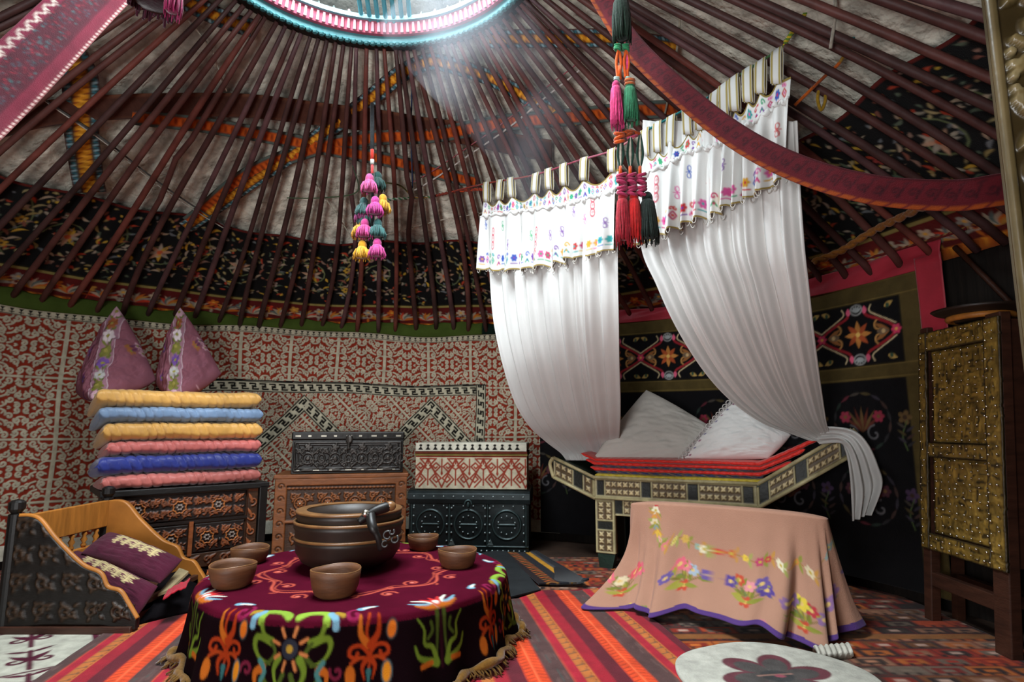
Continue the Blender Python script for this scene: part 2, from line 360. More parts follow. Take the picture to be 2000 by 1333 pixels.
# ---- smoke ring: dark outer hoop, teal scallops, pink band, pale blue rim
ring = thing('smoke_ring', (CR[0], CR[1], Z1), 'round wooden smoke ring painted teal, pink and pale blue at the top of the roof', 'roof ring')
def ringat(r, z, a): return np.array([CR[0]+r*math.cos(a), CR[1]+r*math.sin(a), z])
TEAL, PINK, PALE, DKB = hx('#356c70'), hx('#9c4458'), hx('#6c9ca6'), hx('#1b1210')
mb = MB(); mb.lathe([(.885, -.06), (.965, -.06), (.975, .03), (.90, .06), (.885, -.06)], ring.location, DKB, n=96); mb.build('hoop', PAINT, ring)
mb = MB(); mb.lathe([(.868, -.075), (.888, -.075), (.888, -.035), (.862, -.035), (.868, -.075)], ring.location, TEAL, n=120)
for k in range(150):
    a = 2*PI*k/150; mb.ball(ringat(.876, Z1-.077, a), (.02, .02, .013), TEAL*.85, 6, 4)
mb.build('scalloped_edge', PAINT, ring)
mb = MB(); mb.lathe([(.84, -.035), (.87, -.035), (.855, .03), (.82, .03), (.84, -.035)], ring.location, PINK, n=120)
for k in range(150):
    a = 2*PI*k/150; p = ringat(.838, Z1-.004, a); d = np.array([math.cos(a), math.sin(a), 0]); t_ = np.array([-math.sin(a), math.cos(a), 0])
    q = [p+t_*.009-d*.002+np.array([0, 0, -.026]), p-t_*.009-d*.002+np.array([0, 0, -.026]), p-t_*.006-d*.004+np.array([0, 0, .024])-d*.012, p+t_*.006-d*.004+np.array([0, 0, .024])-d*.012]
    mb.prism(q, -d*.008, hx('#b88c96'))
mb.build('notched_band', PAINT, ring)
mb = MB(); mb.lathe([(.80, .03), (.845, .03), (.845, .055), (.80, .055), (.80, .03)], ring.location, PALE, n=120)
for k in range(60):
    a = 2*PI*k/60; mb.ball(ringat(.815, Z1+.06, a), (.008, .008, .022), hx('#27312e') if k % 3 else hx('#c7a0a6'), 5, 4)
mb.build('pale_rim', PAINT, ring)
# crossing dome bars of the ring, a comb of seven set into the far edge
a0 = math.radians(93); ux = np.array([-math.sin(a0), math.cos(a0), 0]); ur = np.array([math.cos(a0), math.sin(a0), 0])
for k in range(-3, 4):
    pts = []
    for t in np.linspace(-1, 1, 17):
        q = np.array([CR[0], CR[1], Z1+.03])+ux*(k*.047)+ur*(t*.83); q[2] += .26*(1-t*t); pts.append(q)
    MB().tube(pts, .013, hx('#4a8c98'), n=6).build('dome_bar', PAINT, ring)
for k in range(-3, 4):
    pts = []
    for t in np.linspace(-1, 1, 17):
        q = np.array([CR[0], CR[1], Z1+.05])+ur*(k*.047)+ux*(t*.83); q[2] += .26*(1-t*t); pts.append(q)
    MB().tube(pts, .013, hx('#8c4a3a'), n=6).build('dome_bar', PAINT, ring)
mb = MB(); c0 = np.array([CR[0], CR[1], Z1+.125])+ur*.70
for zz, cc in ((0, TEAL), (.024, PINK), (.048, PALE)):
    v = [c0-ux*.2+np.array([0, 0, zz]), c0+ux*.2+np.array([0, 0, zz]), c0+ux*.2-ur*.04+np.array([0, 0, zz]), c0-ux*.2-ur*.04+np.array([0, 0, zz])]
    mb.prism(v, (0, 0, .022), cc)
for k in range(18):
    mb.ball(c0+ux*(-.19+k*.0224)-ur*.04+np.array([0, 0, 0]), (.011, .011, .012), PALE, 6, 4)
mb.build('crosspiece', PAINT, ring)
# felt cover folded back over the far side of the ring
a, t = np.meshgrid(np.linspace(math.radians(15), math.radians(165), 90), np.linspace(0, 1, 14))
r_ = .99-.16*t+.015*fbm(a*8, t*3, 1, 9); P = np.stack([CR[0]+r_*np.cos(a), CR[1]+r_*np.sin(a), Z1-.02+.36*t], -1)
tag(grid('felt_cover', P, mat('weathered_felt', '#2c2b28', .97, bump=.9, bsc=22, var=.3, vsc=5, spec=.05, bdist=.012), solid=.02), 'grey felt cover folded round the far side of the smoke ring', 'felt cover')

# ---- bands lying on the roof felt behind the poles
def roofband(name, px, wid, cvs, label, off=.03, n=90, m=CLOTH, cat='woven band', group=None):
    at = [roofhit(*p) for p in px]; aa = smoothpath([(x[0], x[1]) for x in at], n); C = roofP(aa[:, 0], aa[:, 1], off)
    T = np.gradient(C, axis=0); T /= np.linalg.norm(T, axis=1)[:, None]
    e = 1e-3; Nn = np.cross(roofP(aa[:, 0]+e, aa[:, 1])-roofP(aa[:, 0], aa[:, 1]), roofP(aa[:, 0], aa[:, 1]+e)-roofP(aa[:, 0], aa[:, 1])); Nn /= np.linalg.norm(Nn, axis=1)[:, None]
    B = np.cross(Nn, T); L = np.concatenate([[0], np.cumsum(np.linalg.norm(np.diff(C, axis=0), axis=1))])
    k = 13; v = np.linspace(-.5, .5, k); n2 = int(L[-1]/.006); Li = np.linspace(0, L[-1], n2)
    Ci = np.stack([np.interp(Li, L, C[:, q]) for q in range(3)], -1); Bi = np.stack([np.interp(Li, L, B[:, q]) for q in range(3)], -1)
    P = Ci[None]+v[:, None, None]*wid*Bi[None]; Xs, Ys = np.meshgrid(np.mod(Li, cvs.w-.001), (v+.5)*cvs.h)
    o = grid(name, P, m, None, cvs.sample(Xs, Ys), solid=.005); return tag(o, label, cat, group)
BR = Cv(.5, .1, .006, hx('#4a2a20')); BR.rect(0, 0, .5, .008, hx('#6d4430')); BR.rect(0, .092, .5, .1, hx('#6d4430'))
for k in range(12): BR.line([(k*.045, .015), (k*.045+.02, .05), (k*.045, .085)], .004, hx('#57352a'))
roofband('woven_band', [(-60, 250), (100, 214), (300, 202), (500, 205), (700, 228), (830, 247), (930, 262), (1080, 290)], .17, BR, 'plain brown woven band crossing the roof felt behind the poles')
def orangeband(kind):
    c = Cv(.48, .1, .004, hx('#6b2c12')); c.rect(0, 0, .48, .1, hx('#23302f'))
    if kind == 0:
        c.rect(0, .018, .48, .082, hx('#b04a16')); c.rect(0, 0, .48, .016, hx('#50655f')); c.rect(0, .084, .48, .1, hx('#50655f'))
        for k in range(12): c.rect(k*.04, .03, k*.04+.02, .07, hx('#c85a1c')); c.ell(k*.04+.03, .05, .008, .02, hx('#8a3512'))
    else:
        c.rect(0, .028, .48, .072, hx('#c8831c')); 
        for k in range(12):
            x = k*.04; c.line([(x, .03), (x+.02, .05), (x+.04, .07)], .008, hx('#7a2a12')); c.ell(x+.02, .05, .009, .013, hx('#e8a634'))
            for y in (.013, .087): c.ell(x+.012, y, .010, .006, hx('#8fb0b8'), .5); c.ell(x+.032, y, .007, .005, hx('#3f8090'), -.5)
    return c
B0, B1 = orangeband(0), orangeband(1)
roofband('patterned_band', [(255, 222), (400, 240), (560, 270), (760, 310), (930, 350)], .115, B0, 'orange and grey patterned band slanting down to the right below the brown band')
roofband('patterned_band', [(370, 430), (480, 340), (600, 290), (720, 268), (830, 262), (1000, 235), (1200, 215), (1350, 205)], .12, B0, 'long orange and grey patterned band rising across the middle of the roof')
roofband('patterned_band', [(360, 440), (500, 345), (640, 250), (760, 160), (830, 122), (880, 125), (960, 148), (1050, 195), (1130, 235)], .11, B1, 'yellow and blue patterned band peaking below the smoke ring')
roofband('patterned_band', [(330, -20), (420, 30), (490, 50)], .11, B1, 'yellow and blue patterned band beside the upper left of the smoke ring')
roofband('patterned_band', [(960, 72), (1060, 70), (1200, 68), (1330, 85)], .11, B1, 'yellow and blue patterned band right of the smoke ring behind the dark green tassel')
roofband('patterned_band', [(110, 75), (150, 150), (160, 280), (175, 370)], .17, B1, 'wide orange and grey patterned band at the far left of the roof')
def roofrope(px, r, c, label, name='rope', off=.045, group=None, twist=True):
    at = [roofhit(*p) for p in px]; aa = smoothpath(at, 40); C = roofP(aa[:, 0], aa[:, 1], off)
    tag(MB().tube(C, r, c, n=6).build(name, YARN, smooth=True), label, 'rope', group)
roofrope([(60, 170), (200, 265), (330, 365), (450, 440)], .006, hx('#4c4a46'), 'dark rope with white flecks slanting down the left of the roof felt')
roofrope([(70, 178), (205, 272), (330, 372), (440, 440)], .004, hx('#b8b4a8'), 'thin pale cord slanting down the left of the roof felt')
roofrope([(360, 30), (410, 90), (440, 170)], .005, hx('#b8b4a4'), 'short pale cord on the roof felt right of the purple tassel')
roofrope([(600, 325), (650, 400), (690, 460)], .005, hx('#a8a494'), 'pale cord hanging loose on the roof felt left of the pompoms')
roofrope([(810, 365), (930, 290), (1060, 195), (1150, 120)], .006, hx('#b5aca4'), 'pale rope slanting up the roof felt above the left curtain', off=.05)
roofrope([(805, 350), (925, 275), (1055, 180), (1150, 105)], .004, hx('#8f4a50'), 'thin dusty pink cord slanting up the roof felt above the left curtain', off=.05)
roofrope([(808, 135), (806, 250), (808, 360)], .005, hx('#1c2a4a'), 'dark blue cord hanging behind the poles right of the pompoms', off=.06)
roofrope([(745, 455), (860, 425), (990, 400)], .004, hx('#b0a898'), 'thin pale rope on the roof felt right of the pompoms')
roofrope([(1340, 20), (1320, 140), (1300, 230)], .006, hx('#9a9280'), 'pale rope hanging on the roof felt above the right curtain')
roofrope([(690, 310), (700, 360), (640, 372), (560, 372)], .005, hx('#3c4a34'), 'green cord between poles left of the pompoms', off=.09)

# ---- black embroidered band round the foot of the roof
def scatter(cv, n, pal, seed, y0, y1, lmin=.03, lmax=.07):
    r = np.random.default_rng(seed)
    for _ in range(n): cv.leaf(r.uniform(0, cv.w), r.uniform(y0, y1), r.uniform(0, 2*PI), r.uniform(lmin, lmax), r.uniform(.012, .024), hx(pal[int(r.integers(len(pal)))]), r.uniform(-.2, .2))
pal = ['#a39684', '#8d7a4a', '#7c4a3c', '#9a8c62', '#54604f', '#a9967f', '#a83c24', '#c09a36', '#6a6f72', '#876a5c']
def bandart(seed):
    c = Cv(2.4, .98, .006, hx('#0b0a0a')); r = np.random.default_rng(seed)
    for k in range(4):      # wreaths with a flower inside
        cx = .3+k*.6; cy = .60
        for j in range(20):
            a = j*2*PI/20; c.leaf(cx+.2*math.cos(a), cy+.2*math.sin(a), a+1.9, .07, .02, hx(pal[(j*3+k) % len(pal)]), .15)
        c.spiral(cx, cy, .15, k, 1.0, .008, hx('#6f7a52')); 
        for j in range(8): c.leaf(cx, cy, j*PI/4+.2*k, .095, .03, hx(['#b08a70', '#9a8f80', '#b8922e'][j % 3]))
        c.ell(cx, cy, .02, .02, hx('#b5552e'))
        x2 = cx+.3
        c.line(smoothpath([(x2-.05, .34), (x2+.05, .5), (x2-.05, .68), (x2+.04, .88)], 16), .008, hx('#66704a'))
        for j in range(7):
            y = .36+j*.08; c.leaf(x2, y, .5, .09, .022, hx(pal[(j+k) % len(pal)]), .2); c.leaf(x2, y+.03, PI-.5, .09, .022, hx(pal[(j*2+k+3) % len(pal)]), -.2)
            if j % 3 == 1: c.flower(x2, y, .035, 5, hx(['#a8403a', '#b89030', '#9c8f84'][(j+k) % 3]), hx('#3a2a20'))
    scatter(c, 420, pal, seed, .28, .97, .02, .055)
    c.rect(0, .225, 2.4, .25, hx('#8f8248')); c.rect(0, .25, 2.4, .262, hx('#2a2410')); c.rect(0, .965, 2.4, .98, hx('#5c1a14'))
    c.rect(0, 0, 2.4, .225, hx('#5c1512'))
    p2 = ['#a99a84', '#c2661e', '#b8863a', '#8f8a80', '#c23a20', '#b9a48c', '#5c6a66']
    for k in range(12):
        x = .1+k*.2
        for j in range(9):
            a = PI*(.05+.9*j/8); c.leaf(x, .06, a, .11, .03, hx(p2[(k+j) % 7]), .12*(1 if j < 4 else -1))
        c.flower(x+.1, .15, .04, 5, hx(p2[(k*2+1) % 7]), hx('#d9a03a')); c.leaf(x+.1, .02, PI/2, .08, .02, hx(p2[k % 7]))
        c.spiral(x+.1, .1, .05, k, .8, .01, hx(p2[(k+4) % 7]))
    c.rect(0, 0, 2.4, .022, hx('#b5601c'))
    for k in range(60): c.ell(k*.04+.01, .011, .012, .006, hx('#e0932c' if k % 2 else '#7c2c10'), .4)
    return c
BA = bandart(3)
def embroidered(name, d0, d1, label, tmax=.39, shift=0):
    a0, a1 = rad(d0, d1); n1 = int((a1-a0)*3.1/.0065); a, t = np.meshgrid(np.linspace(a0, a1, n1), np.linspace(-.0, tmax, 148))
    edge = 1+.03*np.sin(a*9)+.02*np.sin(a*23); P = roofP(a, t*edge, .022+.006*fbm(a*12, t*8, 1, 4)); P[0, :, 2] -= .05
    X = np.mod(a*3.0+shift, 2.395); Y = t/tmax*.98
    o = grid(name, P, CLOTH, None, BA.sample(X, Y), back=np.array([0, 0, .0])*0 if False else None, solid=.006)
    return tag(o, label, 'embroidered band')
embroidered('embroidered_band', 62, 214, 'black embroidered floral band with red lower border round the back of the roof')
embroidered('embroidered_band', -40, 61.5, 'black embroidered floral band with red lower border behind the right curtain', .40, 1.1)
print('roof done')

# ================================================================== WALL HANGINGS
CREAM, REDF, BLK = hx('#a8a08a'), hx('#7c2a1c'), hx('#1c1a18')
def curltile(w_, h_, variant=0, base=REDF, ink=CREAM, wd=.010):
    q = Cv(w_, h_, .003, base); k = 1 if variant == 0 else .92
    def C(x, y, r, a, t, w=wd): q.spiral(x*w_, y*h_, r*w_, a, t, w, ink, .22)
    def Ln(pts, w=wd): q.line([tuple(p_) for p_ in smoothpath([(a*w_, b*h_) for a, b in pts], 14)], w, ink)
    q.line([(0, 0), (0, h_)], wd*2.0, ink); q.line([(0, 0), (w_, 0)], wd*1.2, ink); q.line([(w_, 0), (w_, h_)], wd*.7, ink if variant else base)
    Ln([(0, .12), (.16, .2), (.30, .14)]); C(.30, .24, .11, -PI/2, 1.05); Ln([(.0, .42), (.18, .40), (.30, .50)]); C(.22, .56, .11, -.3, 1.05)
    Ln([(.0, .72), (.2, .70), (.36, .80)]); C(.28, .88, .10, -.2, 1.0); Ln([(.34, .40), (.48, .34), (.56, .22)]); C(.60, .14, .12, 2.4, -1.05)
    Ln([(.40, .66), (.54, .60), (.62, .46)]); C(.72, .44, .12, 3.0, -1.05); Ln([(.44, .96), (.56, .90), (.58, .78)]); C(.68, .74, .11, 2.8, -1.0); C(.88, .20, .10, 3.6, 1.0); C(.90, .60, .10, 2.6, 1.0); C(.86, .92, .10, -2, 1.05)
    Ln([(1, .32), (.9, .30), (.82, .24)]); Ln([(1, .72), (.92, .70), (.84, .62)]); Ln([(.48, .0), (.46, .10), (.40, .14)], wd*.9); Ln([(.5, .48), (.44, .52), (.40, .46)], wd*.9)
    for (x, y, b) in ((.12, .30, .6), (.12, .86, .8), (.44, .24, 1.2), (.46, .80, 1.0), (.80, .06, .4), (.78, .30, 1.6), (.80, .56, .9), (.60, .96, .3), (.34, .62, 2.2), (.94, .44, 2.0), (.56, .62, -.4), (.14, .62, -.8)): q.leaf(x*w_, y*h_, b, .026, .013, ink)
    return q
Q0 = curltile(.20, .215, wd=.0135); Q1 = curltile(.165, .165, 1, wd=.0105)
def hookband(L, h=.075):
    c = Cv(L, h, .003, CREAM*1.1); c.rect(0, 0, L, .009, BLK); c.rect(0, h-.009, L, h, BLK)
    for k in range(int(L/.08)):
        x = k*.08+.04; m = h/2
        for s in (1, -1):
            c.line([(x-.034*s, m+s*.022), (x+.010*s, m+s*.022), (x+.010*s, m+s*.003), (x-.014*s, m+s*.003)], .013, BLK)
    return c
HB = hookband(.48, .09)
def feltart(L, H):
    res = .0042; nx, ny = int(L/res)+1, int(H/res)+1; X, Y = np.meshgrid(np.arange(nx)*res, np.arange(ny)*res)
    w_ = .006*np.sin(Y*7+X*3)+.006*np.sin(X*5.1); X_ = X+w_; Y_ = Y+.005*np.sin(X*6)
    A = Q0.sample(tri(X_, .20), tri(Y_-(H-.05), .215))
    return X, Y, X_, Y_, A
L_, H_ = 6.0, 1.70      # the felt runs from wall angle 172 deg (x=0) to 68 deg
X, Y, X_, Y_, A = feltart(L_, H_)
def ang2x(d): return (174-d)/180*PI*(R0-.03)
def under(X0, X1, ytop):    # zigzag field
    global A
    per = 1.10; ph = ang2x(108.2); m = (X_ > X0) & (X_ < X1) & (Y_ < ytop)
    B = Q1.sample(tri((X_+Y_)*.7071, .165), tri((X_-Y_)*.7071, .165)); A[m] = B[m]
    d = tri(X_-ph, per/2); line = ytop-.085-d*1.0
    for off, wd in ((0, .105),):
        v = (Y_-line)/math.sqrt(2)+wd/2; mm = m & (v > 0) & (v < wd)
        u = np.mod((X_-Y_*np.where(np.mod(X_-ph, per) < per/2, 1, -1))*.7071, .479); hb = HB.sample(u, v/wd*.09); A[mm] = hb[mm]
    hb = HB.sample(np.mod(X_, .479), (Y_-ytop)); mm = (X_ > X0) & (X_ < X1) & (Y_ >= ytop) & (Y_ < ytop+.09); A[mm] = hb[mm]
    hb = HB.sample(np.mod(Y_, .479), (X_-X1)); mm = (X_ >= X1) & (X_ < X1+.09) & (Y_ < ytop+.09); A[mm] = hb[mm]
    mm = (X_ > X0-.01) & (X_ < X1+.095) & (np.abs(Y_-ytop-.095) < .005); A[mm] = BLK
under(ang2x(128), ang2x(81.5), H_-.55)
mm = Y > H_-.055; A[mm] = CREAM*1.05
for k in range(int(L_/.05)):
    x = k*.05; i0 = int(x/.0042)
c = Cv(.10, .055, .0035, CREAM*1.05); c.rect(0, 0, .10, .006, BLK); 
for x in (.02, .07): c.poly([(x, .045), (x+.028, .045), (x+.014, .024)], BLK); c.line([(x+.002, .018), (x+.026, .018)], .006, BLK); c.line([(x+.014, .03), (x+.014, .01)], .006, BLK)
hb = c.sample(np.mod(X_, .0999), np.clip(Y-(H_-.055), 0, .055)); A[mm] = hb[mm]
mm = Y < .10; A[mm] = hx('#b9b3a2')
a = math.radians(174)-X/(R0-.03); z = Y+.02
sag = .02*np.sin(X*2.2)+.008*np.sin(X*6.3); zz = .07+(z-.02)/H_*(1.72+sag)
P = wallP(a, zz, .035+.012*fbm(X*3, Y*2, 1.5, 2)+.006*(A[..., 1]/CREAM[1]))
P[:, :, 2] = zz
felt = tag(grid('felt_wall_hanging', P, FELT, None, A), 'red and cream felt wall hanging with scroll pattern and black zigzag bands', 'wall hanging')
def ribbon(name, parent, d0, d1, z0, z1, col, lbl=None, off=.05):
    a, t = np.meshgrid(np.linspace(*rad(d0, d1), int(abs(d1-d0)*4)), np.linspace(0, 1, 12)); X = (174-np.degrees(a))/180*PI*(R0-.03); sag = .02*np.sin(X*2.2)+.008*np.sin(X*6.3)
    z = z0+(z1-z0)*t+sag*(1-t)+.012*np.sin(X*9)*(t)+.006*np.sin(X*31)*t
    o = grid(name, wallP(a, z, off+.012*np.sin(t*PI)+.006*fbm(X*5, t*2, 2, 4)), VELVET, parent, hx(col), solid=.004)
    if lbl: o['label'] = lbl
    return o
ribbon('velvet_strip', felt, 147.5, 80.5, 1.785, 1.885, '#3c4a1e', 'moss green velvet strip along the top')
ribbon('velvet_strip', felt, 174, 147.4, 1.785, 1.895, '#10160e', 'black velvet strip along the top')
ribbon('velvet_strip', felt, 80.6, 66, 1.785, 1.885, '#0f1c16', 'dark green velvet strip along the top')

# ---- embroidered hanging with a crimson border on the right wall
def tusart(L, H):
    c = Cv(L, H, .0048, hx('#0c0b0d')); OL = hx('#4a3e20')
    c.rect(0, H-.12, L, H, OL); c.rect(L-.13, 0, L, H, OL); c.rect(0, H-.58, L, H-.49, OL)
    for y in (H-.012, H-.108, H-.5, H-.57): c.rect(0, y-.003, L-.01, y+.003, hx('#6b5a30'))
    c.frame(.0, H-.49, L-.13, H-.12, .01, hx('#15120c'))
    n = int((L-.13)/.46)+1
    for k in range(n):
        cx = L-.13-.26-k*.46; cy = H-.305
        for j in range(8): c.leaf(cx, cy, j*PI/4, .085, .032, hx(['#b87a3c', '#a04a28'][j % 2]))
        c.ell(cx, cy, .014, .014, hx('#d8b060'))
        for s in (-1, 1):       # hearts to the sides
            hx_ = cx+s*.135
            for q in (-1, 1): c.spiral(hx_, cy+q*.035, .042, PI/2*q, .8*q*s, .010, hx('#b08048')); c.leaf(hx_-s*.03, cy+q*.05, (0 if s > 0 else PI)-q*s*.5, .1, .022, hx('#8c5a30'))
            c.leaf(hx_-s*.02, cy, 0 if s > 0 else PI, .075, .04, hx('#6c5a48')); c.ell(hx_+s*.02, cy, .012, .012, hx('#c0a070'))
            for q in (-1, 1):
                c.line(smoothpath([(cx+s*.23, cy), (cx+s*.20, cy+q*.035), (cx+s*.13, cy+q*.075), (cx+s*.06, cy+q*.11), (cx+s*.05, cy+q*.15)], 14), .016, hx('#8c2028'))
                c.line(smoothpath([(cx+s*.23, cy+q*.035), (cx+s*.19, cy+q*.06), (cx+s*.13, cy+q*.095), (cx+s*.08, cy+q*.13), (cx+s*.09, cy+q*.165)], 14), .007, hx('#c8b48c'))
                c.leaf(cx+s*.17, cy+q*.14, q*s*.4 if s > 0 else PI-.4*q, .06, .03, hx('#a88a4c')); c.ell(cx+s*.19, cy+q*.145, .010, .014, hx('#2e4a3a'))
                c.leaf(cx+s*.05, cy+q*.12, PI/2*q, .05, .03, hx('#d25a78'))
        for q in (-1, 1):
            c.ell(cx, cy+q*.15, .035, .03, hx('#8a8a88'), ring=.008)
            for j in range(5): c.leaf(cx, cy+q*.135, PI/2*q+(j-2)*.45, .045, .014, hx('#9aa0a0'))
        c.flower(cx+.23, cy+.0, .03, 6, hx('#c03a5a'), hx('#d0a050'))
    r = np.random.default_rng(5)    # lower field, roundels on black
    pl = ['#2c2a2c', '#40302c', '#343038', '#4a4028', '#403a34', '#54242c', '#26302a']
    for k in range(n+1):
        cx = L-.13-.28-k*.5; 
        for row in range(2):
            cy = H-.82-row*.42; 
            for j in range(16): a = j*PI/8; c.leaf(cx+.17*math.cos(a), cy+.17*math.sin(a), a+1.8, .07, .018, hx(pl[(j+row) % 7]))
            for j in range(7): c.leaf(cx, cy-.06, PI/2+(j-3)*.28, .15, .02, hx(['#582a20', '#60492c'][j % 2]))
            for s in (-1, 1): c.flower(cx+s*.10, cy+.03, .035, 6, hx('#8c2e40' if row == 0 else '#4a2a32'), hx('#6a5030'))
            for s in (-1, 1): c.spiral(cx+s*.07, cy-.07, .05, PI/2, s*.9, .010, hx('#5c5a5c'))
            c.flower(cx+.25, cy+.02, .04, 5, hx('#44324a' if row % 2 else '#5c482c'), hx('#3a2a20'))
            c.line(smoothpath([(cx+.25, cy-.16), (cx+.23, cy-.08), (cx+.26, cy)], 8), .006, hx('#4a5a34'))
            for q in range(3): c.leaf(cx+.25, cy-.14+q*.04, .6, .06, .016, hx(pl[q])); c.leaf(cx+.25, cy-.12+q*.04, PI-.6, .06, .016, hx(pl[q+2]))
    return c
RT = R0-.09; Lt = math.radians(71-19)*RT; TA = tusart(Lt, 1.72)
a, z = np.meshgrid(np.linspace(math.radians(71), math.radians(19), int(Lt/.006)), np.linspace(0, 1, 270))
def tusP(a, z, off): 
    o = wallP(a, z, off); return o
zt = lambda a: 1.80+.03*np.sin(a*7)*.3
P = tusP(a, .08+z*(zt(a)-.08), .085+.008*fbm(a*8, z*4, 1, 6))
tus = tag(grid('embroidered_wall_hanging', P, CLOTH, None, TA.sample((math.radians(71)-a)*RT, z*1.72), solid=.006), 'black wall hanging embroidered with flowers and edged with a crimson border', 'wall hanging')
a2, t = np.meshgrid(np.linspace(math.radians(71), math.radians(16.6), 260), np.linspace(0, 1, 16))
z = zt(a2)-.012+t*(.115+.02*np.sin(a2*6)); o = grid('crimson_border', tusP(a2, z, .10+.012*np.sin(a2*40+t*6)*t+.008*fbm(a2*14, t*3, 1, 8)), SATIN, tus, hx('#9c1f30'), solid=.004); o['label'] = 'wrinkled crimson satin border along the top'
a2, t = np.meshgrid(np.linspace(math.radians(19.2), math.radians(16.6), 14), np.linspace(0, 1, 60))
o = grid('crimson_border', tusP(a2, 1.0+t*.86, .10+.008*fbm(a2*40, t*5, 1, 9)), SATIN, tus, hx('#9c1f30'), solid=.004); o['label'] = 'crimson border down the right side'
# lattice slats of the wall right of the hanging
for k in range(9):
    for s in (-1, 1):
        an = np.linspace(0, 1, 9)*math.radians(22)*s+math.radians(12-k*9); pts = wallP(an, np.linspace(.05, 1.88, 9), .03+.012*(s > 0))
        tag(MB().tube(pts, .014, n=6).build('lattice_slat', DARKWOOD, smooth=True), 'dark wooden slat of the crossed wall lattice behind the studded cupboard', 'lattice slat', 'wall lattice slats')
pts = smoothpath([V(1590, 512, 3.45), V(1640, 492, 3.38), V(1700, 455, 3.22), V(1760, 425, 3.0), V(1840, 392, 2.7), V(1960, 385, 2.45), V(2080, 390, 2.3)], 60)
mb = MB()
for s in (0, PI): 
    q = pts.copy(); ph = np.linspace(0, 60, 60)+s; q[:, 2] += .011*np.sin(ph); q[:, 1] += .011*np.cos(ph); mb.tube(q, .014, hx('#7a4a1c'), n=6)
tag(mb.build('twisted_rope', YARN, smooth=True), 'thick twisted ochre rope along the top of the wall behind the red sagging band', 'rope')
a, t = np.meshgrid(np.linspace(math.radians(52), math.radians(14), 120), np.linspace(0, 1, 10))
c = Cv(.3, .07, .005, hx('#5a1818')); 
for k in range(8): c.leaf(k*.04, .035, .5, .05, .02, hx('#b8681c')); c.leaf(k*.04+.02, .03, -.6, .03, .012, hx('#b8a060'))
tag(grid('patterned_band', wallP(a, 1.93+.06*t, .10), CLOTH, None, c.sample(np.mod((a*3), .299), t*.07), solid=.005), 'ochre and red woven band above the crimson bordered hanging', 'woven band')
print('walls done')

# ================================================================== FLOOR CARPETS
AZ = math.radians(-10); D_ = np.array([math.sin(AZ), math.cos(AZ), 0]); N_ = np.array([math.cos(AZ), -math.sin(AZ), 0])
def floorgrid(name, O, U, W, cv, label, cat, z=.01, res=.006, bumpy=.003, m=CLOTH, fold=None, ripple=(3, 3), t=.006):
    O, U, W = np.array(O, float), np.array(U, float), np.array(W, float); nu, nw = int(np.linalg.norm(U)/res)+1, int(np.linalg.norm(W)/res)+1
    u, v = np.meshgrid(np.linspace(0, 1, nu), np.linspace(0, 1, nw)); P = O+u[..., None]*U+v[..., None]*W
    P[..., 2] = z+bumpy*(1.2+fbm(P[..., 0]*ripple[0], P[..., 1]*ripple[1], 1.5, 3))
    if fold is not None: P = fold(P, u, v)
    o = grid(name, P, m, None, cv.sample(u*cv.w, v*cv.h), back=(0, 0, -t)); return tag(o, label, cat)
def redcarpet(L, H, seed):
    c = Cv(L, H, .009, hx('#54120e')); r = np.random.default_rng(seed); g = .11
    P_ = ['#8c2412', '#a83c14', '#3a2a24', '#70401c', '#6b5a4c', '#94644a', '#7a1c14', '#b05c20', '#2a1a18']
    for j in range(int(H/g)+1):
        for i in range(int(L/(g*1.5))+1):
            x, y = i*g*1.5+(j % 2)*g*.75, j*g; a, b = P_[(i+2*j+int(r.integers(3))) % 9], P_[int(r.integers(9))]
            c.rect(x, y, x+g*1.42, y+g*.92, hx(a)*.8); c.rect(x+.022, y+.018, x+g*1.42-.022, y+g*.92-.018, hx(b)*.7)
            c.rect(x+.055, y+.036, x+g*1.42-.055, y+g*.92-.036, hx('#a88878' if r.random() < .35 else a))
            for q in range(3): c.rect(x+q*.05, y+.0, x+q*.05+.018, y+.03, hx('#1c1210'))
    for j in range(3): c.rect(0, .4+j*1.3, L, .47+j*1.3, hx('#7a4a20'))
    return c
RC = redcarpet(5.6, 5.0, 4)
floorgrid('patterned_carpet', (-3.4, .3, 0), (5.6, 0, 0), (0, 4.2, 0), RC, 'large red and brown geometric carpet covering the floor under the other rugs', 'carpet', z=.002, res=.009, bumpy=.002)
CR_ = hx('#8c1420')
def kilim(L, H):
    c = Cv(L, H, .006, hx('#8c1422')); per = .385; x0 = -.12
    BRN, MAR, ORG, TAN = hx('#4a3230'), hx('#561420'), hx('#c8401a'), hx('#a8602c')
    for k in range(-1, int(L/per)+2):
        x = x0+k*per
        def strp(a, b, cc): c.rect(x+a, 0, x+b, H, cc)
        strp(0, .085, ORG); strp(.04, .046, hx('#e0643a')); strp(.085, .17, BRN); strp(.17, .175, hx('#c05030')); strp(.175, .215, hx('#98182a')); strp(.215, .262, TAN)
        strp(.262, .32, hx('#8c1424')); strp(.32, .385, MAR)
        n = int(H/.03)
        for j in range(n):
            y = j*.03; 
            if j % 2: c.line([(x+.218, y), (x+.245, y+.008), (x+.245, y+.022)], .006, hx('#4a4034'))
            c.leaf(x+.252, y, PI/2, .02, .008, hx('#7a3a1c')); c.line([(x+.006, y), (x+.03, y+.012)], .006, hx('#8c2a10')); c.line([(x+.052, y+.012), (x+.08, y)], .006, hx('#9c2f12'))
        r = np.random.default_rng(k+9)
        for _ in range(90): q = r.uniform(.09, .165); y = r.uniform(0, H); c.rect(x+q, y, x+q+.006, y+r.uniform(.02, .1), hx('#5c4440' if r.random() < .6 else '#3c4440'))
    return c
KL = kilim(2.55, 3.6); O = N_*(-1.34)+D_*(-.15)
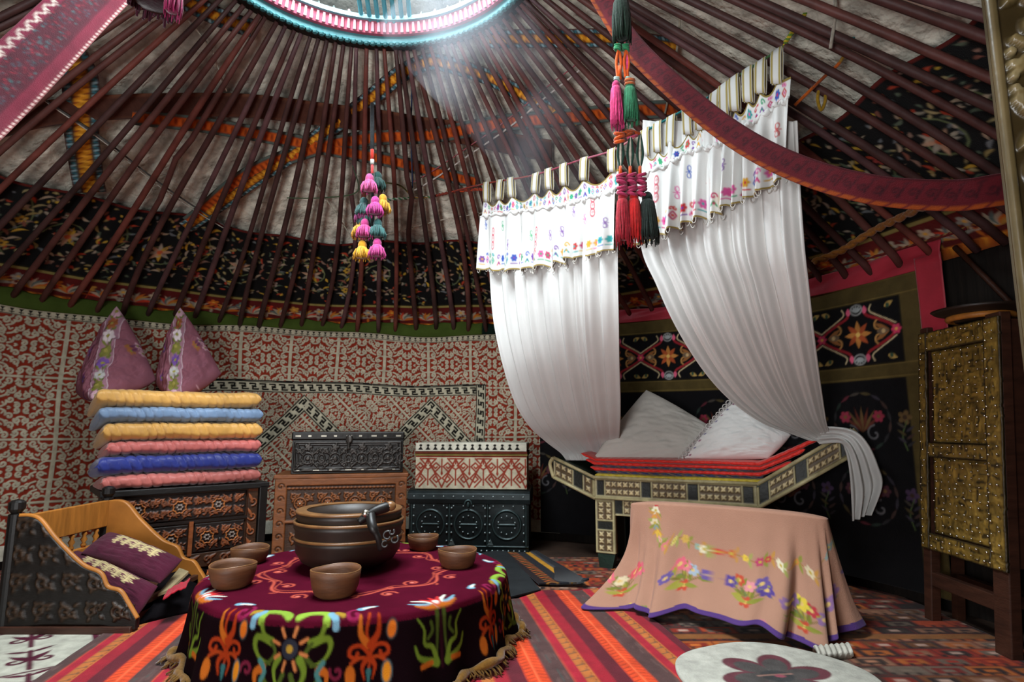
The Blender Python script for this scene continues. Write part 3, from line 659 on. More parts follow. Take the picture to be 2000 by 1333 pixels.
def kfold(P, u, v): P[..., 2] += .004*np.sin(u*40+v*6)*(v > .97)+.004*fbm(P[..., 0]*7, P[..., 1]*5, 1, 2); return P
floorgrid('striped_kilim', O, N_*2.55, D_*3.6, KL, 'red and orange striped flatweave rug under the round table', 'rug', z=.016, fold=kfold)
# white felt with purple scrolls, lower left
def whitefelt(L, H):
    c = Cv(L, H, .006, hx('#a8a698')); PU = hx('#4a1e2c'); c.frame(.16, .12, L-.22, H-.12, .03, PU); c.line([(.16, .5), (L-.22, .9)], .03, PU)
    for j in range(8):
        for i in range(3):
            x, y = .32+i*.24, .3+j*.3
            for s in (-1, 1): c.spiral(x+s*.05, y, .05, PI/2, s*1.0, .018, PU); c.leaf(x, y-.02, PI/2+s*.6, .13, .03, PU); c.leaf(x, y+.1, PI/2+s*1.1, .1, .025, PU)
            c.line([(x, y-.12), (x, y+.12)], .02, PU)
        c.line([(.16, .15+j*.3), (L-.22, .15+j*.3)], .014, PU) if j % 2 else None
    return c
A2 = math.radians(-38); D2 = np.array([math.sin(A2), math.cos(A2), 0]); N2 = np.array([math.cos(A2), -math.sin(A2), 0])
WF = whitefelt(1.25, 2.4); O2 = atz(285, 1205, 0)-N2*1.25-D2*2.2
floorgrid('white_felt_rug', O2, N2*1.25, D2*2.4, WF, 'off-white felt rug with dark purple scrolls beside the wooden cradle', 'rug', z=.010, bumpy=.002, m=FELT)
# small dark runner with ochre stripes beside the iron chest, and the plain charcoal felt
def runner(L, H):
    c = Cv(L, H, .005, hx('#15161c')); c.rect(.0, 0, .05, H, hx('#1c1214')); c.rect(.05, 0, .13, H, hx('#2c1410'))
    for j in range(int(H/.035)): c.line([(.055, j*.035), (.09, j*.035+.02), (.125, j*.035)], .011, hx('#b0561c' if j % 2 else '#8a5a24'))
    c.rect(.13, 0, .20, H, hx('#181a20')); c.rect(.20, 0, .245, H, hx('#b07c1c'))
    for j in range(int(H/.02)): c.rect(.245, j*.02, .27, j*.02+.01, hx('#4a4c50')); c.rect(.27, j*.02, .30, j*.02+.01, hx('#24262a'))
    return c
p0, p1, p2 = atz(975, 1082, 0), atz(1052, 1148, 0), atz(1042, 1080, 0)
def rfold(P, u, v): P[..., 2] += .02*np.exp(-((u-1)/.12)**2)*(1-v)+.03*np.exp(-((v)/.06)**2)*u*.6; return P
floorgrid('striped_runner', p1, p2-p0+np.array([.06, -.14, 0])*.6, (p0-p1)*1.05, runner(.32, .8), 'small dark runner with ochre stripes lying in front of the black iron chest', 'rug', z=.02, fold=rfold, t=.012)
g = [atz(*q, 0)+np.array([0, 0, .034]) for q in ((880, 1100), (985, 1082), (1056, 1164), (985, 1182), (900, 1180))]
tag(MB().prism(g[::-1], (0, 0, -.008)).build('charcoal_felt', mat('charcoal_felt', '#1d2022', .95, bump=.6, bsc=150, var=.3)), 'plain charcoal felt piece lying between the round table and the striped rug', 'felt mat')
# round white felt rug with a flower
n1, n2 = 90, 160; r_, th = np.meshgrid(np.linspace(0, 1, n1), np.linspace(0, 2*PI, n2, endpoint=False), indexing='ij'); R_ = .36*(1+.02*np.sin(5*th+1))
cv = Cv(.8, .8, .005, hx('#a9a79c'))
for k in range(6):
    a = k*PI/3+.2; cv.ell(.4+.13*math.cos(a), .4+.13*math.sin(a), .085, .062, hx('#5e363c'), a); cv.ell(.4+.10*math.cos(a), .4+.10*math.sin(a), .068, .045, hx('#4a4644'), a)
cv.ell(.4, .4, .06, .05, hx('#3c3c3c')); cv.line([(.33, .4), (.46, .42)], .012, hx('#8a6a60')); cv.ell(.41, .4, .02, .014, hx('#8a4a54'))
xr, yr = r_*R_*np.cos(th), r_*R_*np.sin(th); c0 = np.array([.98, 2.33, .034])
P = np.stack([c0[0]+xr, c0[1]+yr, c0[2]+.006*np.sqrt(np.clip(1-r_**6, 0, 1))+.002*fbm(xr*9, yr*9, 1, 3)], -1); P = np.concatenate([P, P[-1:]-np.array([0, 0, .012])]); C = cv.sample(.4+xr, .4+yr); C = np.concatenate([C, C[-1:]])
tag(grid('round_felt_rug', P, FELT, None, C, wrap=True), 'round white felt rug with a burgundy flower in front of the draped cradle', 'rug')
print('floor done')

# ================================================================== CHESTS ALONG THE BACK WALL
def rosette(c, h, x, y, r, cc, n=8, depth=.008):
    for q, cv in ((cc, c), (depth, h)):
        for j in range(n): cv.leaf(x, y, j*2*PI/n, r*.8, r*.42, q)
        cv.ell(x, y, r, r, q, ring=r*.22)
    h.ell(x, y, r*.2, r*.2, depth*1.6)
def scrollwork(c, h, x0, y0, x1, y1, step, col, depth=.007, wd=.012, seed=0):
    r = np.random.default_rng(seed); nx = max(1, int((x1-x0)/step)); ny = max(1, int((y1-y0)/step))
    for j in range(ny):
        for i in range(nx):
            x, y = x0+(i+.5)*(x1-x0)/nx, y0+(j+.5)*(y1-y0)/ny; s = 1 if (i+j) % 2 else -1; q = step*.42
            for cv, v in ((c, col), (h, depth)):
                cv.spiral(x-q*.3, y, q*.7, 1.2*s, s*1.1, wd, v); cv.spiral(x+q*.45, y+q*.2*s, q*.5, 4*s, -s*.9, wd, v)
                for b in (.6, 2.4, 4.2, 5.6): cv.leaf(x+q*.6*math.cos(b), y+q*.6*math.sin(b), b, q*.7, wd*1.3, v)
def boxparts(name_, th, P0, P1, z0, z1, depth, m, col, front=None, H=None, lidh=0, part='body'):
    """box whose front runs from P0 to P1 (left to right as seen); returns axes"""
    e = np.array([P1[0]-P0[0], P1[1]-P0[1], 0.]); L = np.linalg.norm(e); e /= L; b = np.array([-e[1], e[0], 0]); return e, b, L
def obox(mb, P0, e, b, x0, x1, y0, y1, z0, z1, c=None):
    f = lambda v: np.array([P0[0], P0[1], 0])+v[:, :1]*e+v[:, 1:2]*b+v[:, 2:]*np.array([0, 0, 1.]); return mb.box((x0, y0, z0), (x1, y1, z1), c, f)

# brown carved chest
BROWN, BRD = hx('#7a4520'), hx('#38200f')
P0 = atz(529, 1092, 0); P1 = atz(791, 1080, 0); e, b, L = boxparts('', None, P0, P1, 0, 0, 0, None, None); PB0, eB, bB, LB = P0, e, b, L
mid = (P0+P1)/2+b*.24; ch = thing('carved_chest', (mid[0], mid[1], 0), 'warm brown carved wooden chest standing under the small black chest', 'chest')
mb = MB(); obox(mb, P0, e, b, 0, L, .012, .48, 0, .565, BRD*1.6); mb.build('body', CARVED, ch, bevel=.004)
mb = MB(); obox(mb, P0, e, b, -.012, L+.012, -.01, .50, .565, .595, BROWN); mb.build('lid', CARVED, ch, bevel=.006)
def carvedfront(w, h, bg, fg, lay):
    c = Cv(w, h, .004, bg); H = Cv(w, h, .004, 0.0); lay(c, H, w, h, fg); return c, H
def lay1(c, H, w, h, fg):
    for q, cv in ((fg, c), (.012, H)):
        cv.rect(0, 0, .085, h, q); cv.rect(w-.085, 0, w, h, q); cv.rect(0, h-.05, w, h, q); cv.rect(0, .245, w, .265, q); cv.rect(0, 0, w, .03, q)
        for j in range(int(w/.028)): cv.ell(.1+j*.028, h-.07, .012, .008, q*.8 if cv is H else q) if .1+j*.028 < w-.1 else None
    scrollwork(c, H, .1, .27, w-.1, h-.08, .085, fg*1.1, .009, .011)
    for k in range(4): x = w*(.19+.205*k); c.ell(x, .385, .05, .05, BRD); H.ell(x, .385, .05, .05, .002); rosette(c, H, x, .385, .04, fg*1.2, 8, .012)
    scrollwork(c, H, .1, .04, w-.1, .24, .11, fg, .009, .013, 2)
    for y in np.arange(.06, h-.05, .09):
        for x in (.042, w-.042): c.spiral(x, y, .026, 0, 1, .008, BRD); H.spiral(x, y, .026, 0, 1, .008, .006)
    for k in range(3): c.frame(.1+k*(w-.2)/3, .045, .1+(k+1)*(w-.2)/3-.012, .24, .006, BRD); H.frame(.1+k*(w-.2)/3, .045, .1+(k+1)*(w-.2)/3-.012, .24, .006, .002)
c, H = carvedfront(L, .565, BRD, BROWN, lay1); relief('front_panel', P0, e*L, (0, 0, .565), CARVED, ch, c, H, back=.012, res=.004, label='carved front with four rosettes')
studs(ch, [P0+e*L*(.19+.205*k)-b*.016+np.array([0, 0, .385]) for k in range(4)], [.008]*4, STUD)

# small black chest on top
z = .597; Q0_ = P0+e*.10+b*.05; LL = .83; hh = .315; mid = Q0_+e*LL/2+b*.17
kb = thing('small_black_chest', (mid[0], mid[1], z), 'small black tooled leather chest on top of the brown carved chest', 'chest')
BK, BK2 = hx('#1b1816'), hx('#3d3834')
mb = MB(); obox(mb, Q0_, e, b, 0, LL, .01, .34, z, z+hh*.8, BK); mb.build('body', IRON, kb, bevel=.006)
mb = MB(); obox(mb, Q0_, e, b, -.008, LL+.008, -.004, .35, z+hh*.8, z+hh, BK); mb.build('lid', IRON, kb, bevel=.01)
def lay2(c, H, w, h, fg):
    for cv, v in ((c, fg), (H, .006)):
        cv.frame(.02, .02, w-.02, h-.02, .008, v); cv.frame(.045, .04, w-.045, h-.035, .005, v)
        for k in range(4):
            x = w*(.14+.24*k); y = h*.45
            cv.ell(x, y, .04, .04, v, ring=.008); cv.ell(x, y, .014, .014, v)
            for s in (-1, 1):
                for q in (-1, 1): cv.line([(x+s*.04, y+q*.03), (x+s*.085, y+q*.075)], .008, v); cv.spiral(x+s*.07, y+q*.05, .02, 0, 1, .006, v)
            cv.flower(x, y+.085, .03, 5, v, v); cv.leaf(x-.05, y-.085, 0, .1, .02, v)
            cv.ell(x+w*.12, y, .022, .03, v, ring=.007)
        scrollwork(cv if cv is c else Cv(.1, .1, .05), H, .05, .05, w-.05, h-.04, .07, v if cv is c else 0., .004, .006)
c, H = carvedfront(LL, hh*.8, BK, BK2, lay2); relief('front_panel', Q0_+np.array([0, 0, z]), e*LL, (0, 0, hh*.8), IRON, kb, c, H, back=.01, res=.004)
mb = MB()
for k in range(9): x = .04+k*(LL-.08)/8; mb.box(*[(0, 0, 0), (.04 if k % 2 == 0 else .022, .004, .012)], hx('#a09a8c'), lambda v, x=x: Q0_+(v[:, :1]+x-.02)*e-b*(v[:, 1:2]+.005)+np.array([0, 0, 1.])*(v[:, 2:]+z+hh*.88))
for k in range(7): x = .06+k*(LL-.12)/6; mb.box((0, 0, 0), (.045 if k % 2 else .02, .004, .008), hx('#a09a8c'), lambda v, x=x: Q0_+(v[:, :1]+x-.02)*e-b*(v[:, 1:2]+.005)+np.array([0, 0, 1.])*(v[:, 2:]+z+.022))
mb.build('metal_mount', IRON, kb)
mb = MB(); q = Q0_+e*LL*.5-b*.014; mb.ball(q+np.array([0, 0, z+hh*.82]), (.028, .012, .035), BK2); mb.tube([q+np.array([0, 0, z+hh*.8]), q+np.array([0, -.01, z+hh*.62])], .009, BK2); mb.ball(q+np.array([0, -.006, z+hh*.6]), .014, BK2); mb.build('clasp', IRON, kb)

# iron-bound chest, teal black
P0 = atz(797, 1082, 0); P1 = atz(1033, 1086, 0); P1 = P1+nrm(P1-P0)*.0; e, b, L = boxparts('', None, P0, P1, 0, 0, 0, None, None); h1 = .475
mid = (P0+P1)/2+b*.24; ic = thing('iron_bound_chest', (mid[0], mid[1], 0), 'dark green-black embossed metal chest with three circles, under the felt covered box', 'chest')
TB, TB2 = hx('#121b1c'), hx('#2c3a3a')
mb = MB(); obox(mb, P0, e, b, .004, L-.004, .012, .46, 0, h1-.1, TB); mb.build('body', IRON, ic, bevel=.006)
mb = MB()   # rounded lid
n = 10; prof = [(-.012, h1-.105), (-.018, h1-.07), (-.014, h1-.03), (.01, h1-.008), (.06, h1), (.42, h1), (.462, h1-.02), (.472, h1-.06), (.465, h1-.105)]
vv = [P0+e*x+b*q[0]+np.array([0, 0, q[1]]) for q in prof for x in (-.012,)]; mb.prism(vv, e*(L+.024), TB*1.2); mb.build('lid', IRON, ic, bevel=.004)
def lay3(c, H, w, h, fg):
    for cv, v in ((c, fg), (H, .006)):
        for k in range(4): cv.rect(.02+k*(w-.04)/3-.006, .06, .02+k*(w-.04)/3+.006, h, v)
        cv.rect(0, .055, w, .062, v*1.2)
        for k in range(3): x = .02+(k+.5)*(w-.04)/3; cv.ell(x, .06+(h-.06)/2, .105, .105, v*1.3, ring=.010); cv.rect(x-.07, .055+(h-.06)/2, x+.07, .065+(h-.06)/2, v)
c, H = carvedfront(L, h1-.1, TB, TB2, lay3); relief('front_panel', P0, e*L, (0, 0, h1-.1), IRON, ic, c, H, back=.012, res=.004)
mb = MB(); hf = h1-.1; SP, SR = [], []
def istud(x, z_, r=.0075): SP.append(P0+e*x-b*.008+np.array([0, 0, z_])); SR.append(r)
for k in range(3):
    x = .02+(k+.5)*(L-.04)/3
    for j in range(10): a = j*2*PI/10+.3; istud(x+.066*math.cos(a), .06+(hf-.06)/2+.066*math.sin(a), .006)
    for s in (-1, 1):
        for z_ in (.10, .16, .22, .28, .34): istud(x+s*.128, z_, .007)
for k in range(22): istud(.03+k*(L-.06)/21, .03, .007)
for k in range(12): istud(.04+k*(L-.08)/11, hf-.02, .006); SP.append(P0+e*(.04+k*(L-.08)/11)-b*.016+np.array([0, 0, h1-.05])); SR.append(.007)
for k in range(3): mb.add([P0+e*(.02+(k+q)*(L-.04)/3)-b*.009+np.array([0, 0, zz]) for q, zz in ((.0, .07), (.16, .07), (.08, .12))]+[P0+e*(.02+(k+.08)*(L-.04)/3)+np.array([0, 0, .08])], [(0, 1, 2), (0, 3, 1), (1, 3, 2), (2, 3, 0)], (.1, .13, .13))
mb.build('corner_mount', IRON, ic); studs(ic, SP, [r*1.15 for r in SR], mat('iron_stud', '#8a9696', .3, metal=.6, bump=0, var=.1))
mb = MB(); q = P0+e*L*.5-b*.02; mb.tube([q+np.array([math.cos(t)*.026*e[0], 0, h1-.105+.03*math.sin(t)]) for t in np.linspace(0, PI, 9)], .007, TB2*1.5); mb.ball(q+np.array([0, 0, h1-.11]), (.012, .01, .022), TB2*1.5); mb.build('hasp', IRON, ic)

# felt covered box on it
z = h1+.002; Q = P0+e*.035+b*.03; LL = L-.05; hh = .335; mid = Q+e*LL/2+b*.19
fb = thing('felt_covered_box', (mid[0], mid[1], z), 'box covered in cream felt with red scrolls on top of the iron-bound chest', 'box')
CRM, RD = hx('#b5ac94'), hx('#86382a')
c = Cv(LL, .25, .0035, CRM); c.rect(0, .24, LL, .25, RD)
def horn(x, y, a, f, up):
    P_ = [(-1.5, -1.5), (-.2, -.2), (.9, .0), (0, .9), (-.8, .15), (-.25, -.35+.5), (.25, .2)]
    P_ = [(-.1, -1.3), (1.0, -.15), (.0, .9), (-.85, .05), (-.1, -.6), (.45, -.08), (.0, .38), (-.3, .08)]
    c.line([(x+f*p[0]*a, y+up*p[1]*a) for p in P_], .0125, RD)
for k in range(5):
    x = -.01+k*LL/4.0
    for f in (-1, 1):
        c.line([(x, .012), (x+f*LL/8, .228)], .013, RD)
        horn(x+f*.055, .150, .062, f, 1) if False else None
    x2 = x+LL/8
    c.line([(x2, .225), (x2, .19)], .012, RD); c.line([(x2-.05, .228), (x2+.05, .228)], .012, RD)
    for f in (-1, 1): horn(x2+f*.062, .078, .048, -f, 1)
    c.line([(x2, .03), (x2, .15)], .012, RD); c.line([(x2-.028, .165), (x2, .145), (x2+.028, .165)], .012, RD)
    for f in (-1, 1): horn(x+f*.050, .170, .045, f, -1)
    c.line([(x, .225), (x, .13)], .012, RD); c.leaf(x, .10, PI/2, .04, .02, RD)
mb = MB(); obox(mb, Q, e, b, .004, LL-.004, .012, .38, z, z+.245, CRM); mb.build('body', FELT, fb, bevel=.008)
relief('front_panel', Q+np.array([0, 0, z]), e*LL, (0, 0, .25), FELT, fb, c, None, back=.012, res=.004)
mb = MB(); obox(mb, Q, e, b, -.006, LL+.006, -.006, .39, z+.252, z+.266, hx('#7a6a3a')); obox(mb, Q, e, b, -.003, LL+.003, -.012, .39, z+.268, z+.285, hx('#5c2a20')); mb.build('braid_edging', FELT, fb)
c = Cv(LL, .07, .0035, hx('#b9b4a4'))
for k in range(int(LL/.058)): x = k*.058+.02; c.poly([(x, .012), (x+.04, .012), (x+.02, .045)], BLK); c.ell(x+.02, .05, .012, .010, BLK)
mb = MB(); obox(mb, Q, e, b, 0, LL, 0, .38, z+.286, z+.35, hx('#b9b4a4')); mb.build('lid', FELT, fb, bevel=.012)
relief('lid_front', Q-b*.016+np.array([0, 0, z+.286]), e*LL, (0, .012, .062), FELT, fb, c, None, back=.004, res=.004, label='white lid front with black triangles')

# carved dresser under the quilts
P0 = atz(150, 1178, 0)*1.0; P0 = np.array([-2.50, 3.70, 0.]); P1 = np.array([-1.77, 4.33, 0.]); e, b, L = boxparts('', None, P0, P1, 0, 0, 0, None, None); h = .56
mid = (P0+P1)/2+b*.25; dr = thing('carved_dresser', (mid[0], mid[1], 0), 'dark carved wooden dresser with black posts standing under the stack of quilts', 'dresser')
PD, eD, bD, LD = P0, e, b, L
mb = MB(); obox(mb, P0, e, b, .03, L-.03, .012, .48, .05, h-.03, BRD); mb.build('body', CARVED, dr)
mb = MB(); obox(mb, P0, e, b, -.02, L+.02, -.03, .50, h-.04, h, hx('#14110f')); mb.build('top_board', CARVED, dr, bevel=.006)
for x in (-.01, L-.045):
    mb = MB(); obox(mb, P0, e, b, x, x+.055, -.03, .03, 0, h-.02, hx('#14110f')); mb.build('post', BLACKWOOD, dr, bevel=.006)
def drawer(x0, x1, z0, z1, nr, lab=None):
    w_, h_ = x1-x0, z1-z0; c = Cv(w_, h_, .004, hx('#1a0f0a')); H = Cv(w_, h_, .004, 0.)
    scrollwork(c, H, .02, .015, w_-.02, h_-.015, .06, hx('#6a3a22'), .008, .011, int(x0*99)); scrollwork(c, H, .0, .0, w_, h_, .075, hx('#8a4a26'), .009, .006, int(z0*99)+3)
    for k in range(nr):
        x = w_*(k+.5)/nr if nr < 3 else w_*(.12+.32*k); y = h_/2
        c.ell(x, y, .046, .046, hx('#1a0f0a')); H.ell(x, y, .046, .046, .001)
        for j in range(8):
            a = j*PI/4; 
            for cv, v in ((c, hx('#b0642a')), (H, .012)): cv.line([(x+.034*math.cos(a), y+.034*math.sin(a)), (x+.042*math.cos(a+PI/8), y+.042*math.sin(a+PI/8)), (x+.034*math.cos(a+PI/4), y+.034*math.sin(a+PI/4))], .007, v)
        for j in range(6): a = j*PI/3; c.ell(x+.015*math.cos(a), y+.015*math.sin(a), .007, .007, hx('#8a7a70')); H.ell(x+.015*math.cos(a), y+.015*math.sin(a), .007, .007, .016)
    return relief('drawer', P0+e*x0-b*.004+np.array([0, 0, z0]), e*w_, (0, 0, h_), CARVED, dr, c, H, back=.012, res=.004)
drawer(.10, L-.13, .345, .51, 3); drawer(.10, L*.5, .13, .31, 2); d3 = drawer(L*.5+.04, L-.13, .13, .31, 2)
MB().ball(P0+e*(L*.5+.04+(L*.5-.17)/2)-b*.018+np.array([0, 0, .2]), .014, (.05, .04, .03)).build('knob', BLACKWOOD, d3)
mb = MB(); obox(mb, P0, e, b, L*.5+.005, L*.5+.03, -.012, .01, .11, .33, hx('#8a4a24')); obox(mb, P0, e, b, .05, L-.05, -.006, .01, .32, .338, hx('#1a0f0a')); obox(mb, P0, e, b, L-.115, L-.05, -.008, .01, .08, h-.04, hx('#5a2e18')); mb.build('frame_strip', CARVED, dr)
def lay4(c, H, w, h, fg):
    for k in range(int(w/.1)+1):
        for cv, v in ((c, fg), (H, .008)): cv.spiral(.05+k*.1, h/2, .03, k, 1.1, .009, v); cv.leaf(.05+k*.1, h/2, .5, .07, .02, v)
c, H = carvedfront(L-.12, .09, BRD, hx('#6a3a1e'), lay4); relief('plinth_panel', P0+e*.06-b*.002+np.array([0, 0, .03]), e*(L-.12), (0, 0, .09), CARVED, dr, c, H, back=.012, res=.004)
c, H = carvedfront(h-.14, .065, BRD, hx('#8a4a26'), lay4); relief('side_strip', P0+e*(L-.05)-b*.010+np.array([0, 0, .08]), (0, 0, h-.14), -e*.065, CARVED, dr, c, H, back=.006, res=.004)

# ---- folded quilts
def quilt(zb, zt, col, x0, x1, label, seed, sag=.0, droop=0, y0=-.02, rib=.052, d=.46):
    n, k = 300, 64; x0 -= .035; x1 -= .06; hh = (zt-zb)/2; u, th = np.meshgrid(np.linspace(0, 1, n), np.linspace(0, 2*PI, k)); LL = x1-x0
    ex = .55; cx, sx = np.cos(th), np.sin(th); cy = np.sign(cx)*np.abs(cx)**ex*(d/2); cz = np.sign(sx)*np.abs(sx)**.62*hh
    endf = np.clip(np.minimum(u, 1-u)*LL/(hh*.7), 0, 1); endf = np.sqrt(1-(1-endf)**2+1e-6)
    x = x0+u*LL; slant = x+cz*.5+.012*np.sin(x*9+seed)
    ribs = np.abs(np.sin(slant*PI/rib+seed))**.6; ribs = (ribs-.6)*.0065
    puff = ribs*(1+.5*np.sin(x*23+seed*2))+.0075*fbm(x*18, th*2, 1, seed)
    yy = y0+d/2+cy*(1+.0*puff); yy = yy+np.sign(cy)*puff*1.2+.012*fbm(x*2.3, th*.3, 1, seed+4); zz = zb+hh+cz*(.30+.70*endf)+np.sign(cz)*puff*.7*endf
    zz = zz+sag*np.sin(PI*u)+.006*np.sin(x*3.3+seed)*0-(.10+droop)*np.clip(.16-u, 0, 1)*4*np.clip((cy+d/2)/d, 0, 1)**1.2
    P = PD+x[..., None]*eD+yy[..., None]*bD+zz[..., None]*np.array([0, 0, 1.]); 
    P = np.concatenate([np.broadcast_to(P[:, :1].mean(0, keepdims=True), P[:, :1].shape), P, np.broadcast_to(P[:, -1:].mean(0, keepdims=True), P[:, :1].shape)], 1); x = np.pad(x, ((0, 0), (1, 1)), 'edge')
    cc = hx(col)[None, None]*(1+.12*np.sin(x*5+seed))[..., None]
    o = grid('folded_quilt', P, SATIN, None, cc); return tag(o, label, 'quilt', 'quilts stacked on the carved dresser')
quilt(.562, .655, '#b06058', .02, .985, 'rose pink satin quilt at the bottom of the stack on the dresser', 1)
quilt(.655, .775, '#232f7a', -.01, .985, 'navy blue satin quilt, second from the bottom of the stack', 2)
quilt(.775, .865, '#b8605a', .03, .975, 'salmon pink satin quilt between the navy blue and the yellow quilt', 3)
quilt(.865, .985, '#cc984c', .0, .975, 'thick yellow quilt under the pale blue quilt, in the middle of the stack', 4, droop=.05)
quilt(.985, 1.085, '#7088a6', -.03, .975, 'pale blue quilt between the two yellow quilts', 5, droop=.05)
quilt(1.085, 1.20, '#cf9c50', -.05, .955, 'yellow quilt topmost of the stack, carrying two mauve cushions', 6, sag=-.012, droop=.07)

# ---- two mauve cushions standing on the quilts
def mauve(u, v, sg, lat):
    c = np.ones(u.shape+(3,))*hx('#784a54'); cv = Cv(2, 2, .012, hx('#784a54')); x0 = lat
    cv.rect(x0-.17, 0, x0+.17, 2, hx('#8a6470')); cv.rect(x0-.18, 0, x0-.165, 2, hx('#b09aa0')); cv.rect(x0+.165, 0, x0+.18, 2, hx('#b09aa0'))
    fc = ['#b8929c', '#6a6430', '#a8a4a0', '#6a4a88', '#6e6a34', '#c8b8b8', '#8a5030']
    for k in range(8):
        y = .12+k*.25; cv.flower(x0, y, .12, 7, hx(fc[k % 7]), hx('#8a8040')); cv.leaf(x0-.02, y+.12, 2.6, .13, .07, hx('#6a6a30')); cv.leaf(x0+.02, y+.12, .5, .13, .07, hx('#5c6234'))
    r = np.random.default_rng(2)
    for k in range(9): x, y = x0+(.35+.3*r.random())*(1 if k % 3 else -1), r.uniform(.2, 1.8); cv.flower(x, y, .07, 5, hx(['#5a3a70', '#8a5634', '#a8808a'][k % 3]), hx('#70702c')); cv.leaf(x, y, 1, .15, .05, hx('#5a3048'))
    return cv.sample(u+1, v+1)
for (top, bl, br, bt, lat, lab, sd) in (((228, 598), (148, 765), (305, 742), (182, 782), 1.05, 'mauve embroidered cushion, the left one on the quilt stack, next to the striped-band cushion', 1),
                                     ((352, 601), (304, 748), (432, 730), (338, 782), 1.0, 'mauve cushion with a wide flower band, right-hand one on the quilt stack', 2)):
    s = 4.22 if sd == 1 else 4.36; T_ = V(*top, s+.10); Lp = V(*bl, s-.06); Rp = V(*br, s+.02); Bp = V(*bt, s-.44)
    C = (T_+Bp)/2+np.array([0, .0, 0]); A = (T_-Bp)/2; B = (Rp-Lp)/2
    
    o = pillow4('embroidered_cushion', Bp, Rp, T_, Lp, .13, VELVET, None, lambda u, v, sg, lat=lat: mauve(np.clip((u-v)/2, -1, 1), np.clip((u+v)/2, -1, 1), sg, lat), n=150, wr=.030, seed=sd, bulge=.07)
    tag(o, lab, 'cushion', None)
print('chests done')

# ================================================================== LOW ROUND TABLE WITH VELVET CLOTH AND BOWLS
TC = np.array([-.69, 2.79]); TZ = .30; TR = .655
tb = thing('round_table', (TC[0], TC[1], .02), 'low round table hidden under the maroon velvet tablecloth', 'table')
MB().lathe([(.0, TZ-.035), (.62, TZ-.035), (.63, TZ-.025), (.63, TZ-.012), (0, TZ-.008)], (TC[0], TC[1], 0), n=48).build('tabletop', DARKWOOD, tb)
for k in range(4):
    a = k*PI/2+.4; MB().lathe([(.028, .024), (.034, .1), (.022, .16), (.035, TZ-.036)], (TC[0]+.42*math.cos(a), TC[1]+.42*math.sin(a), 0), n=14).build('leg', DARKWOOD, tb)
RF = TR+.34; cv = Cv(2*RF+.04, 2*RF+.04, .0042, hx('#46091c')); c0 = RF+.02
def at_(a, r): return (c0+r*math.cos(a), c0+r*math.sin(a))
def TF(a, r0, pts): return [at_(a+p[0]*.95/max(r0+p[1]*.78, .2), r0+p[1]*.78-.062) for p in pts]     # local: x along the rim, y outward
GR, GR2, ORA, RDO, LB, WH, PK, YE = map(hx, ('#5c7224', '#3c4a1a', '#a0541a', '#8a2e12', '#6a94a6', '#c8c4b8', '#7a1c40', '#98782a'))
for q in np.linspace(0, 2*PI, 1, endpoint=False): pass
W = cv.win(0, cv.w, 0, cv.h); RR = np.hypot(W[2]-c0, W[3]-c0)
cv.a[RR > TR+.02] = hx('#0e0407')  # skirt painted near black, imitating the shade below the table edge
cv.a = cv.a*np.where((RR < TR-.02)[..., None], 1.0, 1.0)
SAL = hx('#a8483a')    # coral scroll garland round the middle
an = np.linspace(0, 2*PI, 400); q = .40+.030*np.sin(an*8)
cv.line([at_(a, r) for a, r in zip(an, q)], .012, SAL); cv.line([at_(a, r-.022+.008*math.sin(a*16)) for a, r in zip(an, q)], .007, SAL*.8)
for k in range(16):
    a = k*PI/8+.1; s = 1 if k % 2 else -1; p = at_(a, .40+s*.045); cv.spiral(p[0], p[1], .036, a+s*1.5, s*1.1, .011, SAL); cv.ell(p[0], p[1], .009, .009, hx('#c8685a'))
    p = at_(a+.10, .40-s*.035); cv.spiral(p[0], p[1], .022, a, -s*.9, .008, SAL*.9)
def SL(a, r0, pts, wd, c, taper=False):
    cv.line(TF(a, r0, [tuple(p) for p in smoothpath([(q[0], q[1]) for q in pts], 16)]), wd, c, taper=taper)
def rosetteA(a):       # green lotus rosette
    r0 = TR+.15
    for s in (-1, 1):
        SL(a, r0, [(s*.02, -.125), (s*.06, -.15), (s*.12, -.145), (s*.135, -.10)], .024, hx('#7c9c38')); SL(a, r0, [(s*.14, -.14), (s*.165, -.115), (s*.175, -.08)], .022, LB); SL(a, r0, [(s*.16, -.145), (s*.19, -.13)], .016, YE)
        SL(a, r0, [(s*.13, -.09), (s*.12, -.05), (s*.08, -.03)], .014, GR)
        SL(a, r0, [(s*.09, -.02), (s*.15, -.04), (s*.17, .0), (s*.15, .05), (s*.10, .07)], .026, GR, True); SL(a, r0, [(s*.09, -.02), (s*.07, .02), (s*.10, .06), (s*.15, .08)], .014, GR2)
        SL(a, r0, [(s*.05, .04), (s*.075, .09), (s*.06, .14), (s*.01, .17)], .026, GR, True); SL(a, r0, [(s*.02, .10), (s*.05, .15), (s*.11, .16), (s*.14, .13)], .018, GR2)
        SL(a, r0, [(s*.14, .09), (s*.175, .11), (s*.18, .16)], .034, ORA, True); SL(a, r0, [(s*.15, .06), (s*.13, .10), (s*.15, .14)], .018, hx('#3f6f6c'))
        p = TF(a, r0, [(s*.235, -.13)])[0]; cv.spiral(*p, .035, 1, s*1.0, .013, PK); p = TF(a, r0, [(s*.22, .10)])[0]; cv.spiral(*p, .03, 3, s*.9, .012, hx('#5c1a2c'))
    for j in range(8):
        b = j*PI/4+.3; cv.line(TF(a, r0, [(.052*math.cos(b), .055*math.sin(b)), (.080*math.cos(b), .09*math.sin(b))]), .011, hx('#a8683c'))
    p = at_(a, r0-.062); cv.ell(*p, .032, .032, hx('#24262e')); cv.ell(*p, .013, .013, YE)
